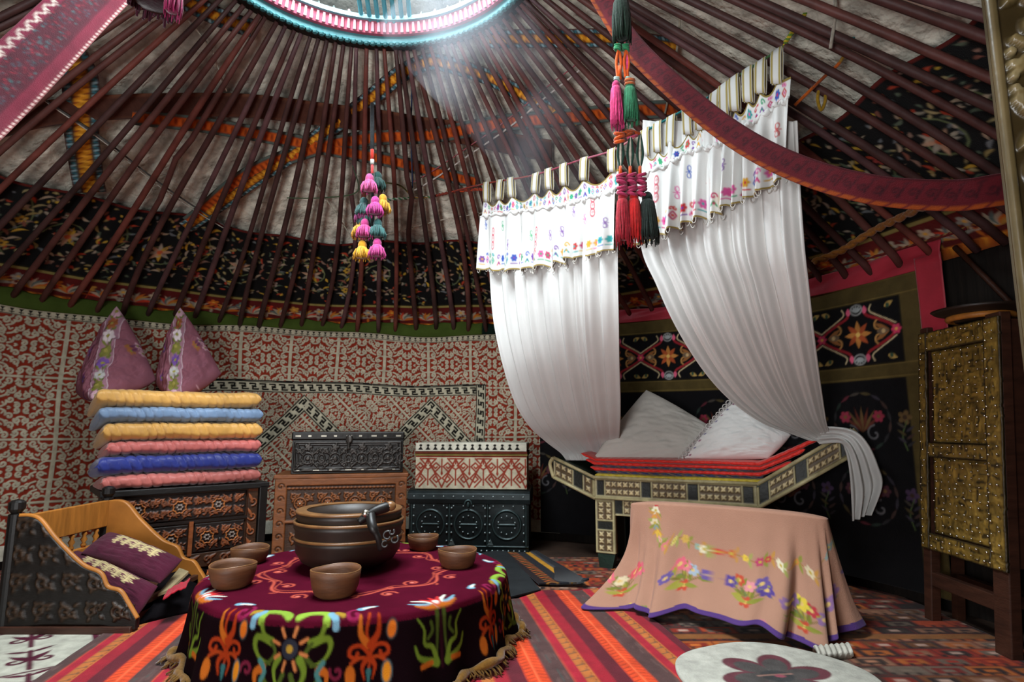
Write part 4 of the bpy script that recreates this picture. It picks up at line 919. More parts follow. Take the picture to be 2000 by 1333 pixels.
def sprigB(a):
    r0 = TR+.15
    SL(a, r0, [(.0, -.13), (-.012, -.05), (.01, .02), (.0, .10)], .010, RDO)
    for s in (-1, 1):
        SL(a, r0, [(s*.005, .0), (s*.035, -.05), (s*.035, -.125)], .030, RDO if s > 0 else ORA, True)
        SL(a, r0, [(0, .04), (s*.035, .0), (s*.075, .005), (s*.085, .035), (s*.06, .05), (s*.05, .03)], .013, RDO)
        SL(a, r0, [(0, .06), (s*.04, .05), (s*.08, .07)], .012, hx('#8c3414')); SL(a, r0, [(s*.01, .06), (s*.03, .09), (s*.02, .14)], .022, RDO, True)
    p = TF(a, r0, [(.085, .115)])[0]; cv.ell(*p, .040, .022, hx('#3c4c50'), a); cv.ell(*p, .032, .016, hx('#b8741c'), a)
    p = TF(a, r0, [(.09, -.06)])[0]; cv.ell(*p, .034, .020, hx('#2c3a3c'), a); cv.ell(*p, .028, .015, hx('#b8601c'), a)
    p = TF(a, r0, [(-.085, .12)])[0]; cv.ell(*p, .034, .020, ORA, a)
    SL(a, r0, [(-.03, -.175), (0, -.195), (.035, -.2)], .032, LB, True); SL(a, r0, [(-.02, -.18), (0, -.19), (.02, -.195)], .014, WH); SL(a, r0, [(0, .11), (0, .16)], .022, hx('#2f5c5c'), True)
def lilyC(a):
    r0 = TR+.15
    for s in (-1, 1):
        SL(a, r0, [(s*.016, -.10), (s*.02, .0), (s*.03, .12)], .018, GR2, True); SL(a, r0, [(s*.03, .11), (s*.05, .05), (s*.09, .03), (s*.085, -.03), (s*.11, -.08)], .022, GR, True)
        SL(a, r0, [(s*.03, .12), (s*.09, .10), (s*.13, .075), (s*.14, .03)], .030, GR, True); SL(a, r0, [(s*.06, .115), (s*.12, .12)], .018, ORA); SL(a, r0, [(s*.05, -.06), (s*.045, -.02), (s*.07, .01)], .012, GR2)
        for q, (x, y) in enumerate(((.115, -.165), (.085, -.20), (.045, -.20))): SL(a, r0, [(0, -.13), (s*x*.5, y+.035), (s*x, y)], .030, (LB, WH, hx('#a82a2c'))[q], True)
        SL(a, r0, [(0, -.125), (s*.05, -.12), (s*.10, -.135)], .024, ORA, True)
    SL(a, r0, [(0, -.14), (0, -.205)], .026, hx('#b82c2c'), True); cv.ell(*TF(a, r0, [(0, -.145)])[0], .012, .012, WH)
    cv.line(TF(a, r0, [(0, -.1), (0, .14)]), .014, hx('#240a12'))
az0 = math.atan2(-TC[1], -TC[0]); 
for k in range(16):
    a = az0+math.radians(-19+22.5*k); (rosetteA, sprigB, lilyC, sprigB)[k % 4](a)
W = cv.win(0, cv.w, 0, cv.h); RR = np.hypot(W[2]-c0, W[3]-c0)
n1, n2 = 190, 900; s_ = np.linspace(0, RF, n1)[:, None]; th = np.linspace(0, 2*PI, n2, endpoint=False)[None]
over = np.clip(s_-TR, 0, None); bend = np.clip((s_-TR+.03)/.06, 0, 1)
sq = 1+.0*np.cos(4*th); rr = np.minimum(s_, TR)*sq+.012*bend; drop = np.where(s_ > TR, over, 0)*.985
f = np.clip(over/.3, 0, 1); wave = f*(.020*np.sin(th*11+.5)+.014*np.sin(th*23+1.4)+.010*np.sin(th*5)); flare = .035*f**2
rr = rr+wave+flare; hem = .012+.012*(1+np.sin(th*7+1))*0
z = TZ+.006-np.where(s_ > TR-.03, .03*(1-np.cos(np.clip((s_-TR+.03)/.03, 0, 1)*PI/2)), 0)*.4-drop; z = np.maximum(z, .024+.01*(1+np.sin(th*9))*f)
P = np.stack([TC[0]+rr*np.cos(th), TC[1]+rr*np.sin(th), z+0*th+.0012*fbm(rr*np.cos(th)*8, rr*np.sin(th)*8, 1, 2)], -1)
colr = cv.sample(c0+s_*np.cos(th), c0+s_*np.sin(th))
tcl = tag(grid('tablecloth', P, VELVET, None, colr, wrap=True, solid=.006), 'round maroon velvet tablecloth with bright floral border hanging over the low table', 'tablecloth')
mb = MB(); an = np.linspace(0, 2*PI, 260); q = np.stack([TC[0]+(rr[-1].max()+.0*an), TC[1]+0*an, 0*an], -1)
rl = np.interp(an, th[0], rr[-1], period=2*PI)+.008; mb.tube(np.stack([TC[0]+rl*np.cos(an), TC[1]+rl*np.sin(an), .045+.012*np.sin(an*9)+.006*np.sin(an*31)], -1), .016+.004*np.sin(an*40), hx('#6a4a1c'), n=6)
r = np.random.default_rng(8)
for k in range(420): a = r.uniform(0, 2*PI); R_ = np.interp(a, th[0], rr[-1], period=2*PI)+.012; p = np.array([TC[0]+R_*math.cos(a), TC[1]+R_*math.sin(a), .05]); d = np.array([math.cos(a), math.sin(a), 0]); mb.tube([p, p+d*.02-np.array([0, 0, .012]), p+d*.03+r.normal(0, .008, 3)*[1, 1, 0]-np.array([0, 0, .024])], .004, hx('#5c4018'), n=4)
o = mb.build('fringe', YARN, tcl, smooth=True); o['label'] = 'dull gold fringe along the hem'

def bowl(cx, cy, R, h, label, seed, oval=1.06):
    zb = TZ+.009; R *= .90; p = [(0, 0), (R*.66, 0), (R*.80, h*.10), (R*.92, h*.4), (R*.98, h*.75), (R, h), (R*.95, h*1.01), (R*.90, h*.8), (R*.82, h*.4), (R*.6, h*.16), (0, h*.12)]
    r = np.random.default_rng(seed); ang = r.uniform(0, PI); M = lambda v: np.stack([v[:, 0]*math.cos(ang)-v[:, 1]*math.sin(ang), v[:, 0]*math.sin(ang)+v[:, 1]*math.cos(ang), v[:, 2]+.0035*np.sin(2*np.arctan2(v[:, 1], v[:, 0]))*(v[:, 2] > h*.7)], -1)
    t = thing('wooden_bowl', (cx, cy, zb), label, 'bowl', 'small wooden bowls around the table')
    MB().lathe(p[:6]+p[6:], (cx, cy, zb), n=44, sx=oval, M=M).build('bowl_body', BOWLW, t, smooth=True)
    rim = MB(); a = np.linspace(0, 2*PI, 50); v = np.stack([R*.978*oval*np.cos(a), R*.978*np.sin(a), 0*a+h*1.005], -1); v = M(v)+np.array([cx, cy, zb]); rim.tube(v, R*.028, n=6, cap=False); o = rim.build('rim', BOWLRIM, t, smooth=True); o['label'] = 'worn lighter rim'
    return t
for (px, py, R, h, lab, sd) in ((453, 1150, .100, .088, 'small wooden bowl at the left front edge of the round table', 1), (487, 1104, .092, .072, 'small wooden bowl at the left, behind another one, nearest the quilts', 2),
                           (654, 1168, .100, .098, 'small wooden bowl at the front of the table before the large stacked bowls', 3), (893, 1112, .095, .078, 'small wooden bowl at the right edge of the round table', 4),
                           (826, 1078, .088, .07, 'small wooden bowl behind on the right, in front of the iron-bound chest', 5)):
    p = atz(px, py-4, TZ+.009); bowl(p[0], p[1], R, h, lab, sd)
# three large bowls one inside another
pc = aty(680, 1090, 2.84); BX, BY = pc[0], 2.84; zb = TZ+.009
def bigbowl(R, h, z0, lab, name='large_wooden_bowl', wallz=None, wid=.03):
    t = thing(name, (BX, BY, z0), lab, 'bowl', 'large wooden bowls stacked on the table')
    p = [(0, 0), (R*.46, 0), (R*.62, h*.08), (R*.86, h*.30), (R*.965, h*.58), (R*.97, h*.78), (R, h*.86), (R, h), (R-wid, h), (R-wid-.012, h*.7), (R*.7, h*.25), (0, h*.12)]
    MB().lathe(p, (BX, BY, z0), n=64).build('bowl_body', BOWLD, t, smooth=True)
    a = np.linspace(0, 2*PI, 80); rim = MB().tube(np.stack([BX+(R-.004)*np.cos(a), BY+(R-.004)*np.sin(a), z0+h+0*a], -1), .007, n=8, cap=False); o = rim.build('rim', BOWLRIM, t, smooth=True); o['label'] = 'worn shiny rim'
    if wid > .04: o = MB().lathe([(R-wid, h+.001), (R-.004, h+.001), (R-.004, h+.006), (R-wid, h+.005), (R-wid, h+.001)], (BX, BY, z0), n=80).build('rim', BOWLRIM, t, smooth=False); o['label'] = 'broad flat worn rim'
    return t
b1 = bigbowl(.242, .145, zb, 'lowest and widest of the three dark wooden bowls stacked on the table')
bigbowl(.247, .165, zb+.05, 'middle one of the three dark wooden bowls stacked on the table')
t3 = bigbowl(.238, .165, zb+.095, 'topmost dark wooden bowl with a broad flat rim, holding the ladle', wid=.046)
# carved ladle across the rim, and a hanging carved handle on the right
ld = thing('wooden_ladle', (BX+.09, BY-.02, zb+.26), 'dark wooden ladle with a knobbed handle lying across the topmost bowl', 'ladle')
A0 = V(700, 1021, 2.49); A1 = V(762, 989, 2.56)
MB().tube(smoothpath([A0, (A0+A1)/2+np.array([0, 0, .012]), A1], 12), np.interp(np.linspace(0, 1, 12), [0, .3, .8, 1], [.014, .019, .023, .018]), n=10).build('handle', BLACKWOOD, ld, smooth=True)
MB().ball(A1, (.026, .022, .022), n=12, m=8).build('knob', BOWLRIM, ld, smooth=True)
MB().lathe([(0, -.02), (.03, -.012), (.045, .01), (.04, .012), (.026, -.004), (0, -.012)], V(690, 1018, 2.68), n=20).build('scoop', BOWLD, ld, smooth=True)
MB().ball(V(714, 1004, 2.50), (.018, .016, .018), n=10, m=6).build('collar', STUD, ld, smooth=True)
hd = thing('carved_hook_handle', tuple(V(748, 1060, 2.46)), 'dark carved handle with curled hooks hanging at the right of the stacked bowls', 'carved handle')
mb = MB(); mb.tube(smoothpath([V(724, 1006, 2.50), V(727, 1028, 2.45), V(738, 1050, 2.44), V(744, 1074, 2.45)], 14), [.020]*7+[.014]*7, n=8)
mb.build('shank', BLACKWOOD, hd, smooth=True)
mb = MB()
for (x, y, r_, s) in ((757, 1047, .020, 1), (770, 1054, .018, -1), (752, 1064, .016, 1), (765, 1040, .012, -1)):
    c = V(x, y, 2.44); a = np.linspace(0, 5.2, 18)*s+1; mb.tube(np.stack([c[0]+r_*np.cos(a)*np.linspace(1, .5, 18), c[1]+0*a, c[2]+r_*np.sin(a)*np.linspace(1, .5, 18)], -1), .0045, (.05, .05, .05), n=6)
mb.build('curl', IRON, hd, smooth=True)
print('table done')

# ================================================================== WOODEN CRADLE WITH TWO CUSHIONS, LEFT
cx0 = -2.34; cr = thing('wooden_cradle', (-2.05, 3.15, .012), 'wooden cradle seat with dark carved end panel and honey-coloured back, at the far left', 'cradle')
def cprof(pts, y, th_, name, m, Hh=None, label=None, col=None):
    """side board: list of (x, zlow, zhigh), at depth y"""
    q = smoothpath([(p[0], p[1], p[2]) for p in pts], 120); k = 60; v = np.linspace(0, 1, k)[:, None]
    P = np.stack([np.broadcast_to(q[:, 0], (k, 120)), np.full((k, 120), y), q[:, 1]+(q[:, 2]-q[:, 1])*v], -1)
    if Hh is not None: P[..., 1] -= Hh.sample(P[..., 0]-cx0, P[..., 2])[..., 0]
    c = col.sample(P[..., 0]-cx0, P[..., 2]) if isinstance(col, Cv) else col
    o = grid(name, P, m, cr, c, back=(0, th_, 0)); 
    if label: o['label'] = label
    return o
Hc = Cv(.75, .6, .005, 0.); Cc = Cv(.75, .6, .005, hx('#140d08'))
scrollwork(Cc, Hc, 0, .05, .72, .55, .11, hx('#33200f'), .010, .013, 3)
prof = [(cx0, .04, .53), (cx0+.10, .04, .52), (cx0+.2, .05, .42), (cx0+.33, .05, .31), (cx0+.42, .05, .27), (cx0+.46, .05, .21), (cx0+.52, .04, .19), (cx0+.56, .035, .14), (cx0+.61, .03, .07)]
def shear(o, k):
    pass
o = cprof(prof, 2.86, .035, 'end_panel', CARVED, Hc, 'dark carved near end panel with stepped curved edge', Cc)
q = smoothpath([(p[0], 2.875, p[2]+.004) for p in prof], 60); MB().tube(q, .011, n=6).build('edge_strip', ORANGEWOOD, cr, smooth=True)
prof2 = [(p[0], p[1], p[2]) for p in prof]; Hp = None
o = cprof(prof2, 3.50, .035, 'end_panel', ORANGEWOOD, None, 'honey-coloured far end panel with curved edge')
for y in (2.88, 3.52):
    mb = MB(); mb.lathe([(.028, .02), (.03, .54), (.02, .545), (.034, .565), (.034, .595), (.022, .605), (0, .61)], (cx0-.01, y, 0), n=16); mb.build('corner_post', BLACKWOOD, cr, smooth=False)
mb = MB().box((cx0-.012, 2.90, .385), (cx0+.016, 3.50, .53)); mb.build('back_rail', ORANGEWOOD, cr, bevel=.004)
mb = MB().box((cx0-.012, 2.90, .255), (cx0+.016, 3.50, .30)); mb.build('back_rail', ORANGEWOOD, cr, bevel=.004)
mb = MB().box((cx0-.012, 2.90, .10), (cx0+.016, 3.50, .16)); mb.build('back_rail', ORANGEWOOD, cr, bevel=.004)
for (z0, z1) in ((.16, .255), (.30, .385)):
    for k in range(6):
        y = 2.97+k*.092; hgt = z1-z0; MB().lathe([(.008, 0), (.015, hgt*.15), (.008, hgt*.3), (.017, hgt*.5), (.008, hgt*.7), (.014, hgt*.85), (.008, hgt)], (cx0+.002, y, z0), n=12).build('spindle', ORANGEWOOD, cr, smooth=True)
mb = MB().box((cx0, 2.89, .07), (cx0+.56, 3.50, .095)); mb.build('seat_board', DARKWOOD, cr)
mb = MB().box((cx0+.53, 2.89, .03), (cx0+.56, 3.50, .12)); mb.build('front_rail', DARKWOOD, cr, bevel=.004)
for y in (2.875, 3.515): MB().box((cx0-.02, y-.03, .012), (cx0+.60, y+.03, .045)).build('foot', DARKWOOD, cr, bevel=.004)
def maroon(seed):
    cv = Cv(2, 2, .011, hx('#451628')); CRC = hx('#b8a878'); r = np.random.default_rng(seed)
    cv.rect(.45, 1.02, 1.62, 1.74, hx('#5a2a3c'))
    for k in range(5):
        x = .57+k*.235
        for s in (-1, 1): cv.spiral(x+s*.06, 1.56, .075, PI/2*s, s*1.1, .04, CRC); cv.spiral(x+s*.055, 1.32, .07, -PI/2, -s*1.0, .038, CRC); cv.leaf(x, 1.42, PI/2+s*.9, .2, .07, CRC); cv.spiral(x+s*.05, 1.12, .06, PI/2*s, s*1.0, .034, CRC)
        cv.line([(x, 1.05), (x, 1.68)], .045, CRC); cv.ell(x+.11, 1.22, .045, .035, CRC); cv.ell(x+.11, 1.66, .05, .035, CRC)
        cv.spiral(x, .96, .055, PI/2, .9, .032, CRC)
    cv.line([(.42, 1.74), (1.66, 1.74)], .04, CRC)
    return lambda u, v, sg: cv.sample(np.where(sg > 0, u, -u)+1, v+1)
# cushions lie tilted back against the rails
c1 = [V(126, 1092, 3.12), V(128, 1105, 2.93), V(262, 1205, 2.60), V(305, 1160, 2.80)]
o = pillow4('maroon_cushion', V(112, 1108, 3.00), V(268, 1204, 2.76), V(308, 1146, 2.88), V(150, 1076, 3.16), .060, CLOTH, None, maroon(1), n=110, wr=.006, seed=4)
tag(o, 'maroon cushion with cream scroll applique, the lower one lying in the cradle', 'cushion', None)
o = pillow4('maroon_cushion', V(158, 1082, 3.05), V(312, 1140, 2.90), V(356, 1094, 3.03), V(214, 1040, 3.28), .060, CLOTH, None, maroon(2), n=110, wr=.006, seed=5)
tag(o, 'maroon cushion with cream scroll applique, the upper one leaning at the honey-coloured end', 'cushion', None)
# dark blanket bundled on the floor between the cradle and the table, with folded pale cloth
n = 70; u, v = np.meshgrid(np.linspace(0, 1, n), np.linspace(0, 1, n)); O = atz(258, 1232, .0); E = atz(372, 1205, 0)-O; F_ = atz(318, 1140, 0)-O
P = O+u[..., None]*E+v[..., None]*F_; P[..., 2] = .03+(.11*np.clip(np.sin(PI*np.clip(v, 0, 1)), 0, 1)**.6*np.clip(np.sin(PI*np.clip(u, 0, 1)), 0, 1)**.5+.012*fbm(u*6, v*4, 1.5, 3))
tag(grid('black_blanket', P, VELVET, None, hx('#0e0c0e'), back=(0, 0, -.012)), 'black blanket bundled on the floor between the cradle and the round table', 'blanket')
mb = MB(); p = [V(308, 1166, 2.93), V(330, 1158, 2.93), V(368, 1122, 3.05), V(350, 1115, 3.12)]; mb.prism(p, (0, 0, .014), hx('#8a7a58'))
tag(mb.build('folded_cloth', CLOTH), 'folded beige cloth lying on the black blanket beside the cradle', 'cloth')
u, v = np.meshgrid(np.linspace(0, 1, 30), np.linspace(0, 1, 20)); O = V(318, 1170, 2.80); P = O+u[..., None]*(V(362, 1150, 2.84)-O)+v[..., None]*(V(330, 1150, 2.95)-O); P[..., 2] += .01*fbm(u*5, v*4, 1.4, 3)
tag(grid('red_cloth', P, CLOTH, None, hx('#9a1c2c'), solid=.006), 'small crumpled red cloth on the black blanket next to the tablecloth', 'cloth')
print('cradle done')

# ================================================================== BED WITH BONE INLAY
BF0 = np.array([.575, 4.19, 0.]); BF1 = np.array([1.50, 3.70, 0.]); eb = nrm(BF1-BF0); bb = np.array([-eb[1], eb[0], 0.]); LBd = np.linalg.norm(BF1-BF0)
bed = thing('inlaid_bed', (1.10, 4.1, .0), 'raised bed with carved cream and black inlay panels and flared ends under the white curtains', 'bed')
IV, IV2, GRN, DKI = hx('#8f8460'), hx('#7a6c48'), hx('#143024'), hx('#14150f')
def inlay(w, h, seq):
    c = Cv(w, h, .004, IV); H = Cv(w, h, .004, 0.); x = 0.012
    for k, ww in seq:
        ww = ww*w; x1 = min(x+ww, w-.012)
        if k == 'd': c.rect(x, .014, x1-.008, h-.014, DKI); H.rect(x, .014, x1-.008, h-.014, -.004); 
        else:
            c.rect(x, .014, x1-.008, h-.014, hx('#54422a')); H.rect(x, .014, x1-.008, h-.014, -.003); st = .038; nx_ = max(1, int((x1-x-.008)/st)); ny_ = max(1, int((h-.028)/st))
            for i in range(nx_):
                for j in range(ny_):
                    cx, cy = x+(i+.5)*(x1-.008-x)/nx_, .014+(j+.5)*(h-.028)/ny_
                    for cv, v in ((c, hx('#c8b488')), (H, .004)):
                        for a in range(4): cv.leaf(cx, cy, a*PI/2+PI/4, .023, .012, v)
                        cv.spiral(cx, cy, .013, i+j, .7, .005, v)
        c.rect(x-.008, .0, x, h, hx('#a89c74')); x = x1
    c.rect(0, 0, w, .012, hx('#a89c74')); c.rect(0, h-.012, w, h, hx('#a89c74')); return c, H
def bpanel(name, O, U, Wv, seq, label=None):
    c, H = inlay(np.linalg.norm(U), np.linalg.norm(Wv), seq); return relief(name, O, U, Wv, BONE, bed, c, H, back=.03, res=.005, label=label)
ZT = .60
bpanel('apron_panel', BF0+np.array([0, 0, ZT-.13]), eb*LBd, (0, 0, .13), [('d', .06), ('p', .24), ('d', .07), ('p', .22), ('d', .07), ('p', .25), ('d', .10)], 'top row of inlay panels')
bpanel('lower_panel', BF0+eb*.10+bb*.02+np.array([0, 0, .35]), eb*(LBd-.2), (0, 0, .12), [('d', .1), ('p', .2), ('d', .1), ('p', .2), ('d', .1), ('p', .25)])
for x, ww in ((0, .135), (LBd-.135, .135)):
    sg = 1 if x == 0 else -1
    c, H = inlay(.36, ww, [('p', .40), ('d', .18), ('p', .42)]); o = relief('leg', BF0+eb*(x+(ww if sg > 0 else ww))+np.array([0, 0, .10])*1.0, (0, 0, .36), -eb*ww, BONE, bed, c, H, back=.06, res=.005)
    mb = MB(); q = BF0+eb*(x+.02)+bb*.005; mb.prism([q, q+eb*.09, q+eb*.115+np.array([0, 0, .10]), q-eb*.01+np.array([0, 0, .10])][::-1], bb*.06, GRN*.7); mb.build('foot', BONE, bed)
for x in (.02, LBd-.08): q = BF0+eb*x+bb*.42; MB().prism([q, q+eb*.06, q+eb*.06+bb*.05, q+bb*.05], (0, 0, ZT-.02), GRN*.5).build('leg', BONE, bed)
mb = MB(); mb.prism([BF0+bb*.035+np.array([0, 0, ZT-.02]), BF1+bb*.035+np.array([0, 0, ZT-.02]), BF1+bb*.42-eb*.05+np.array([0, 0, ZT-.02]), BF0+bb*.48+np.array([0, 0, ZT-.02])], (0, 0, .02), GRN); mb.build('platform', BONE, bed)
mb = MB(); mb.tube([BF0+np.array([0, -.004, ZT+.003]), BF1+np.array([0, -.004, ZT+.003])], .012, hx('#a89c74'), n=8); mb.tube([BF0+np.array([0, -.004, ZT-.135]), BF1+np.array([0, -.004, ZT-.135])], .009, hx('#a89c74'), n=8); mb.build('rail', BONE, bed, smooth=True)
# flared ends
TL = np.array([.30, 4.34, .73]); TRp = np.array([1.975, 3.465, .935])
def flare(tip, base, seq, name, lab):
    h0 = .14; U = tip-base; Wv = np.array([0, 0, h0]); O = base-np.array([0, 0, h0])
    if tip[0] < base[0]: O = tip-np.array([0, 0, h0]); U = base-tip
    f = bpanel(name, O, U, Wv, seq, lab)
    back = .36 if tip[0] < base[0] else .12
    t2 = tip+bb*back; mb = MB(); mb.prism([base-np.array([0, 0, .02]), tip-np.array([0, 0, .02]), t2-np.array([0, 0, .02]), base+bb*.42-np.array([0, 0, .02])], (0, 0, .02), GRN); mb.build('end_board', BONE, bed)
    mb = MB(); mb.tube([base+np.array([0, -.006, 0]), tip+np.array([0, -.006, 0])], .012, hx('#a89c74')); mb.tube([base+np.array([0, -.006, -h0]), tip+np.array([0, -.006, -h0])], .012, hx('#a89c74'))
    mb.tube(smoothpath([tip+np.array([0, -.006, 0]), tip+nrm(tip-base)*.03+np.array([0, 0, -.06]), tip+np.array([0, -.006, -h0])], 9), .014, hx('#a89c74')); mb.build('rail', BONE, bed, smooth=True)
flare(TL, BF0+np.array([0, 0, ZT]), [('p', .45), ('d', .25), ('p', .3)], 'flared_end', 'left flared end'); flare(TRp, BF1+np.array([0, 0, ZT]), [('d', .12), ('p', .27), ('d', .14), ('p', .33), ('d', .2)], 'flared_end', 'right flared end')
# folded mattresses
def mattress(z0, th, x0, x1, y0, y1, col, label, cat='mattress', stripes=None, rise=.30, seed=0, grp='folded mattresses on the inlaid bed', lift=.0):
    n, k = 220, 40; u, an = np.meshgrid(np.linspace(0, 1, n), np.linspace(0, 2*PI, k)); x = x0+u*(x1-x0); cx, sx = np.cos(an), np.sin(an)
    cy = np.sign(cx)*np.abs(cx)**.45; cz = np.sign(sx)*np.abs(sx)**.7; hl = (x1-x0)
    endf = np.sqrt(np.clip(1-(1-np.clip(np.minimum(u, 1-u)*hl/.03, 0, 1))**2, .02, 1))
    ylim = y1-.33*np.clip((x-LBd+.15)/.45, 0, 1)-.05*np.clip(-x/.3, 0, 1)
    yc = (y0+ylim)/2; yh = (ylim-y0)/2
    zz = z0+th/2+rise*np.clip(x-LBd-.02, 0, 1)**1.1*1.75+.42*np.clip(-x, 0, 1)+cz*th/2*endf+lift*np.sin(x*3.2+seed)
    puff = .005*np.abs(np.sin(x*PI/.05+seed))+.006*fbm(x*9, an, 1, seed); yy = yc+cy*(yh+puff)
    P = np.array([BF0[0], BF0[1], 0])+x[..., None]*eb+yy[..., None]*bb+(zz+puff*np.sign(cz)*.4)[..., None]*np.array([0, 0, 1.])
    P = np.concatenate([np.broadcast_to(P[:, :1].mean(0, keepdims=True), P[:, :1].shape), P, np.broadcast_to(P[:, -1:].mean(0, keepdims=True), P[:, :1].shape)], 1); x = np.pad(x, ((0, 0), (1, 1)), 'edge'); cz = np.pad(cz, ((0, 0), (1, 1)), 'edge')
    c = np.broadcast_to(hx(col), P.shape)
    if stripes: 
        q = np.mod(x*14+cz*.5, 1); c = np.where((q < .3)[..., None], hx('#1c2c6a'), np.where((q < .5)[..., None], hx('#7a6a2a'), np.where((q < .7)[..., None], hx('#4a2a5c'), hx('#20385a'))))
    return tag(grid('folded_mattress', P, SATIN, None, c), label, cat, grp)
mattress(.602, .032, .0, LBd+.05, .0, .40, '#b09a1c', 'yellow edged mattress lying lowest on the inlaid bed')
mattress(.632, .016, -.0, LBd+.04, .012, .40, '#1c2c6a', 'thin striped blue and gold mattress above the yellow one', stripes=True)
mattress(.646, .028, -.03, LBd+.20, .0, .41, '#d01a08', 'lowest red satin mattress, over the striped blue one', seed=1)
mattress(.674, .010, .05, LBd-.02, .01, .38, '#1c2c6a', 'thin striped mattress between two red ones', stripes=True)
mattress(.683, .028, -.06, LBd+.28, .0, .41, '#d81c08', 'middle red satin mattress of the bed', seed=2)
mattress(.710, .028, -.10, LBd+.43, -.004, .41, '#d81c08', 'topmost red satin mattress, reaching up the right flared end', seed=3)
# white pillows
def whitep(seed, lace):
    cv = Cv(2, 2, .012, hx('#c0bcb4' if not lace else '#dedcd8'))
    if lace:
        for k in range(26):
            cv.ell(.06, .05+k*.075, .05, .03, hx('#a09a98')); cv.ell(.13, .08+k*.075, .022, .022, hx('#5a4048'))
            if k % 3 == 0: cv.ell(.2, .08+k*.075, .03, .03, hx(['#8a5068', '#6a6090'][k % 2]))
    return lambda u, v, sg: cv.sample(u+1, v+1)
o = pillow4('white_pillow', V(1160, 894, 4.18), V(1345, 904, 4.02), V(1400, 842, 4.10), V(1262, 762, 4.42), .09, COTTONP if 'COTTONP' in globals() else mat('pillow_cotton', None, .85, bump=.3, bsc=200, var=.05), None, whitep(1, False), n=80, wr=.010, seed=3, bulge=.03)
tag(o, 'greyish white pillow leaning at the back of the bed beside the left curtain', 'pillow')
o = pillow4('white_pillow', V(1330, 896, 3.96), V(1500, 896, 3.72), V(1545, 850, 3.74), V(1428, 782, 4.04), .085, mat('pillow_cotton', None), None, whitep(2, True), n=90, wr=.010, seed=4, bulge=.03)
tag(o, 'bright white pillow with lace edge at the right of the bed', 'pillow')
mb = MB()
for k in range(16):
    t = k/15; p = V(1330, 896, 3.95)*(1-t)+V(1428, 782, 4.02)*t; a = np.linspace(0, 2*PI, 9); r_ = .016; mb.tube(np.stack([p[0]-.008+r_*np.cos(a), p[1]-.03+0*a, p[2]+.006+r_*np.sin(a)], -1), .0035, hx('#c8c4c0'), n=4, cap=False)
x_ = mb.build('lace_edge', mat('pillow_cotton', None), o)
# ================================================================== CURTAINS
CA, CB = np.array([-.205, 3.99]), np.array([1.21, 2.43]); CD = CB-CA; CN = nrm(np.array([-CD[1], CD[0], 0]))*1.0
if CN[1] > 0: CN = -CN
def onpl(px, py, off=0.0):
    r = ray(px, py); A = CA+CN[:2]*off; s = (A[0]*CD[1]-A[1]*CD[0])/(r[0]*CD[1]-r[1]*CD[0]); return EYE+r*s, s
STR = [(943, 360), (1040, 343), (1130, 314), (1200, 293), (1250, 262), (1340, 213), (1385, 189), (1440, 150), (1525, 95)]
sx_ = [p[0] for p in STR]; sy_ = [p[1] for p in STR]
def stry(x): return float(np.interp(x, sx_, sy_))
WHT = hx('#c9c9c6'); EMB = ['#2a4a9a', '#a82a5a', '#2a8a5c', '#6a3a8a', '#c0902a', '#b02a2a', '#2a8a8a', '#c0508a']
def embband(L, h=.09, seed=0):
    c = Cv(L, h, .003, WHT); r = np.random.default_rng(seed); x = .02
    while x < L-.03:
        a, b = hx(EMB[int(r.integers(8))]), hx(EMB[int(r.integers(8))]); k = int(r.integers(3))
        if k == 0: c.line([(x-.002, .04), (x+.01, .055), (x+.022, .04), (x+.01, .025)], .006, a, close=True); c.ell(x+.01, .04, .005, .005, b); c.spiral(x+.004, .066, .008, 0, .9, .005, b); c.spiral(x+.018, .066, .008, 2, .9, .005, b)
        elif k == 1: c.spiral(x+.01, .055, .014, 0, 1, .006, a); c.line([(x, .02), (x+.01, .035), (x+.022, .02)], .007, b); c.ell(x+.011, .028, .005, .005, a)
        else: c.flower(x+.012, .045, .018, 6, a, b); c.line([(x-.004, .02), (x+.03, .02)], .005, b)
        x += .042
    return c
def valart(L, H, seed):
    c = Cv(L, H, .004, WHT); e = embband(min(L, 3), .09, seed); X_, Y_ = np.meshgrid(np.mod(np.arange(c.nx)*.004*.72, e.w-.01), np.arange(int(.125/.004)+1)*.004*.72); c.a[3:3+len(Y_)] = e.sample(X_, Y_)
    c.rect(0, 0, L, .010, hx('#8a7434')); r = np.random.default_rng(seed)
    for k in range(int(L/.16)):
        x = .08+k*.16+r.uniform(-.03, .03); y = r.uniform(.16, H-.05); a = hx(EMB[int(r.integers(8))])
        if k % 5 == 1: 
            for q in range(3): c.ell(x, y+(q-1)*.045, .017, .024, hx('#b04858'), ring=.007); c.spiral(x, y+(q-1)*.045, .010, 0, 1, .004, hx('#b04858'))
        else:
            for q in (0, 1): c.ell(x, y+.018*(q*2-1), .013, .013, a, ring=.005)
            c.line([(x-.02, y), (x+.02, y)], .005, a); c.line([(x-.012, y+.03), (x+.012, y-.03)], .004, a)
    return c
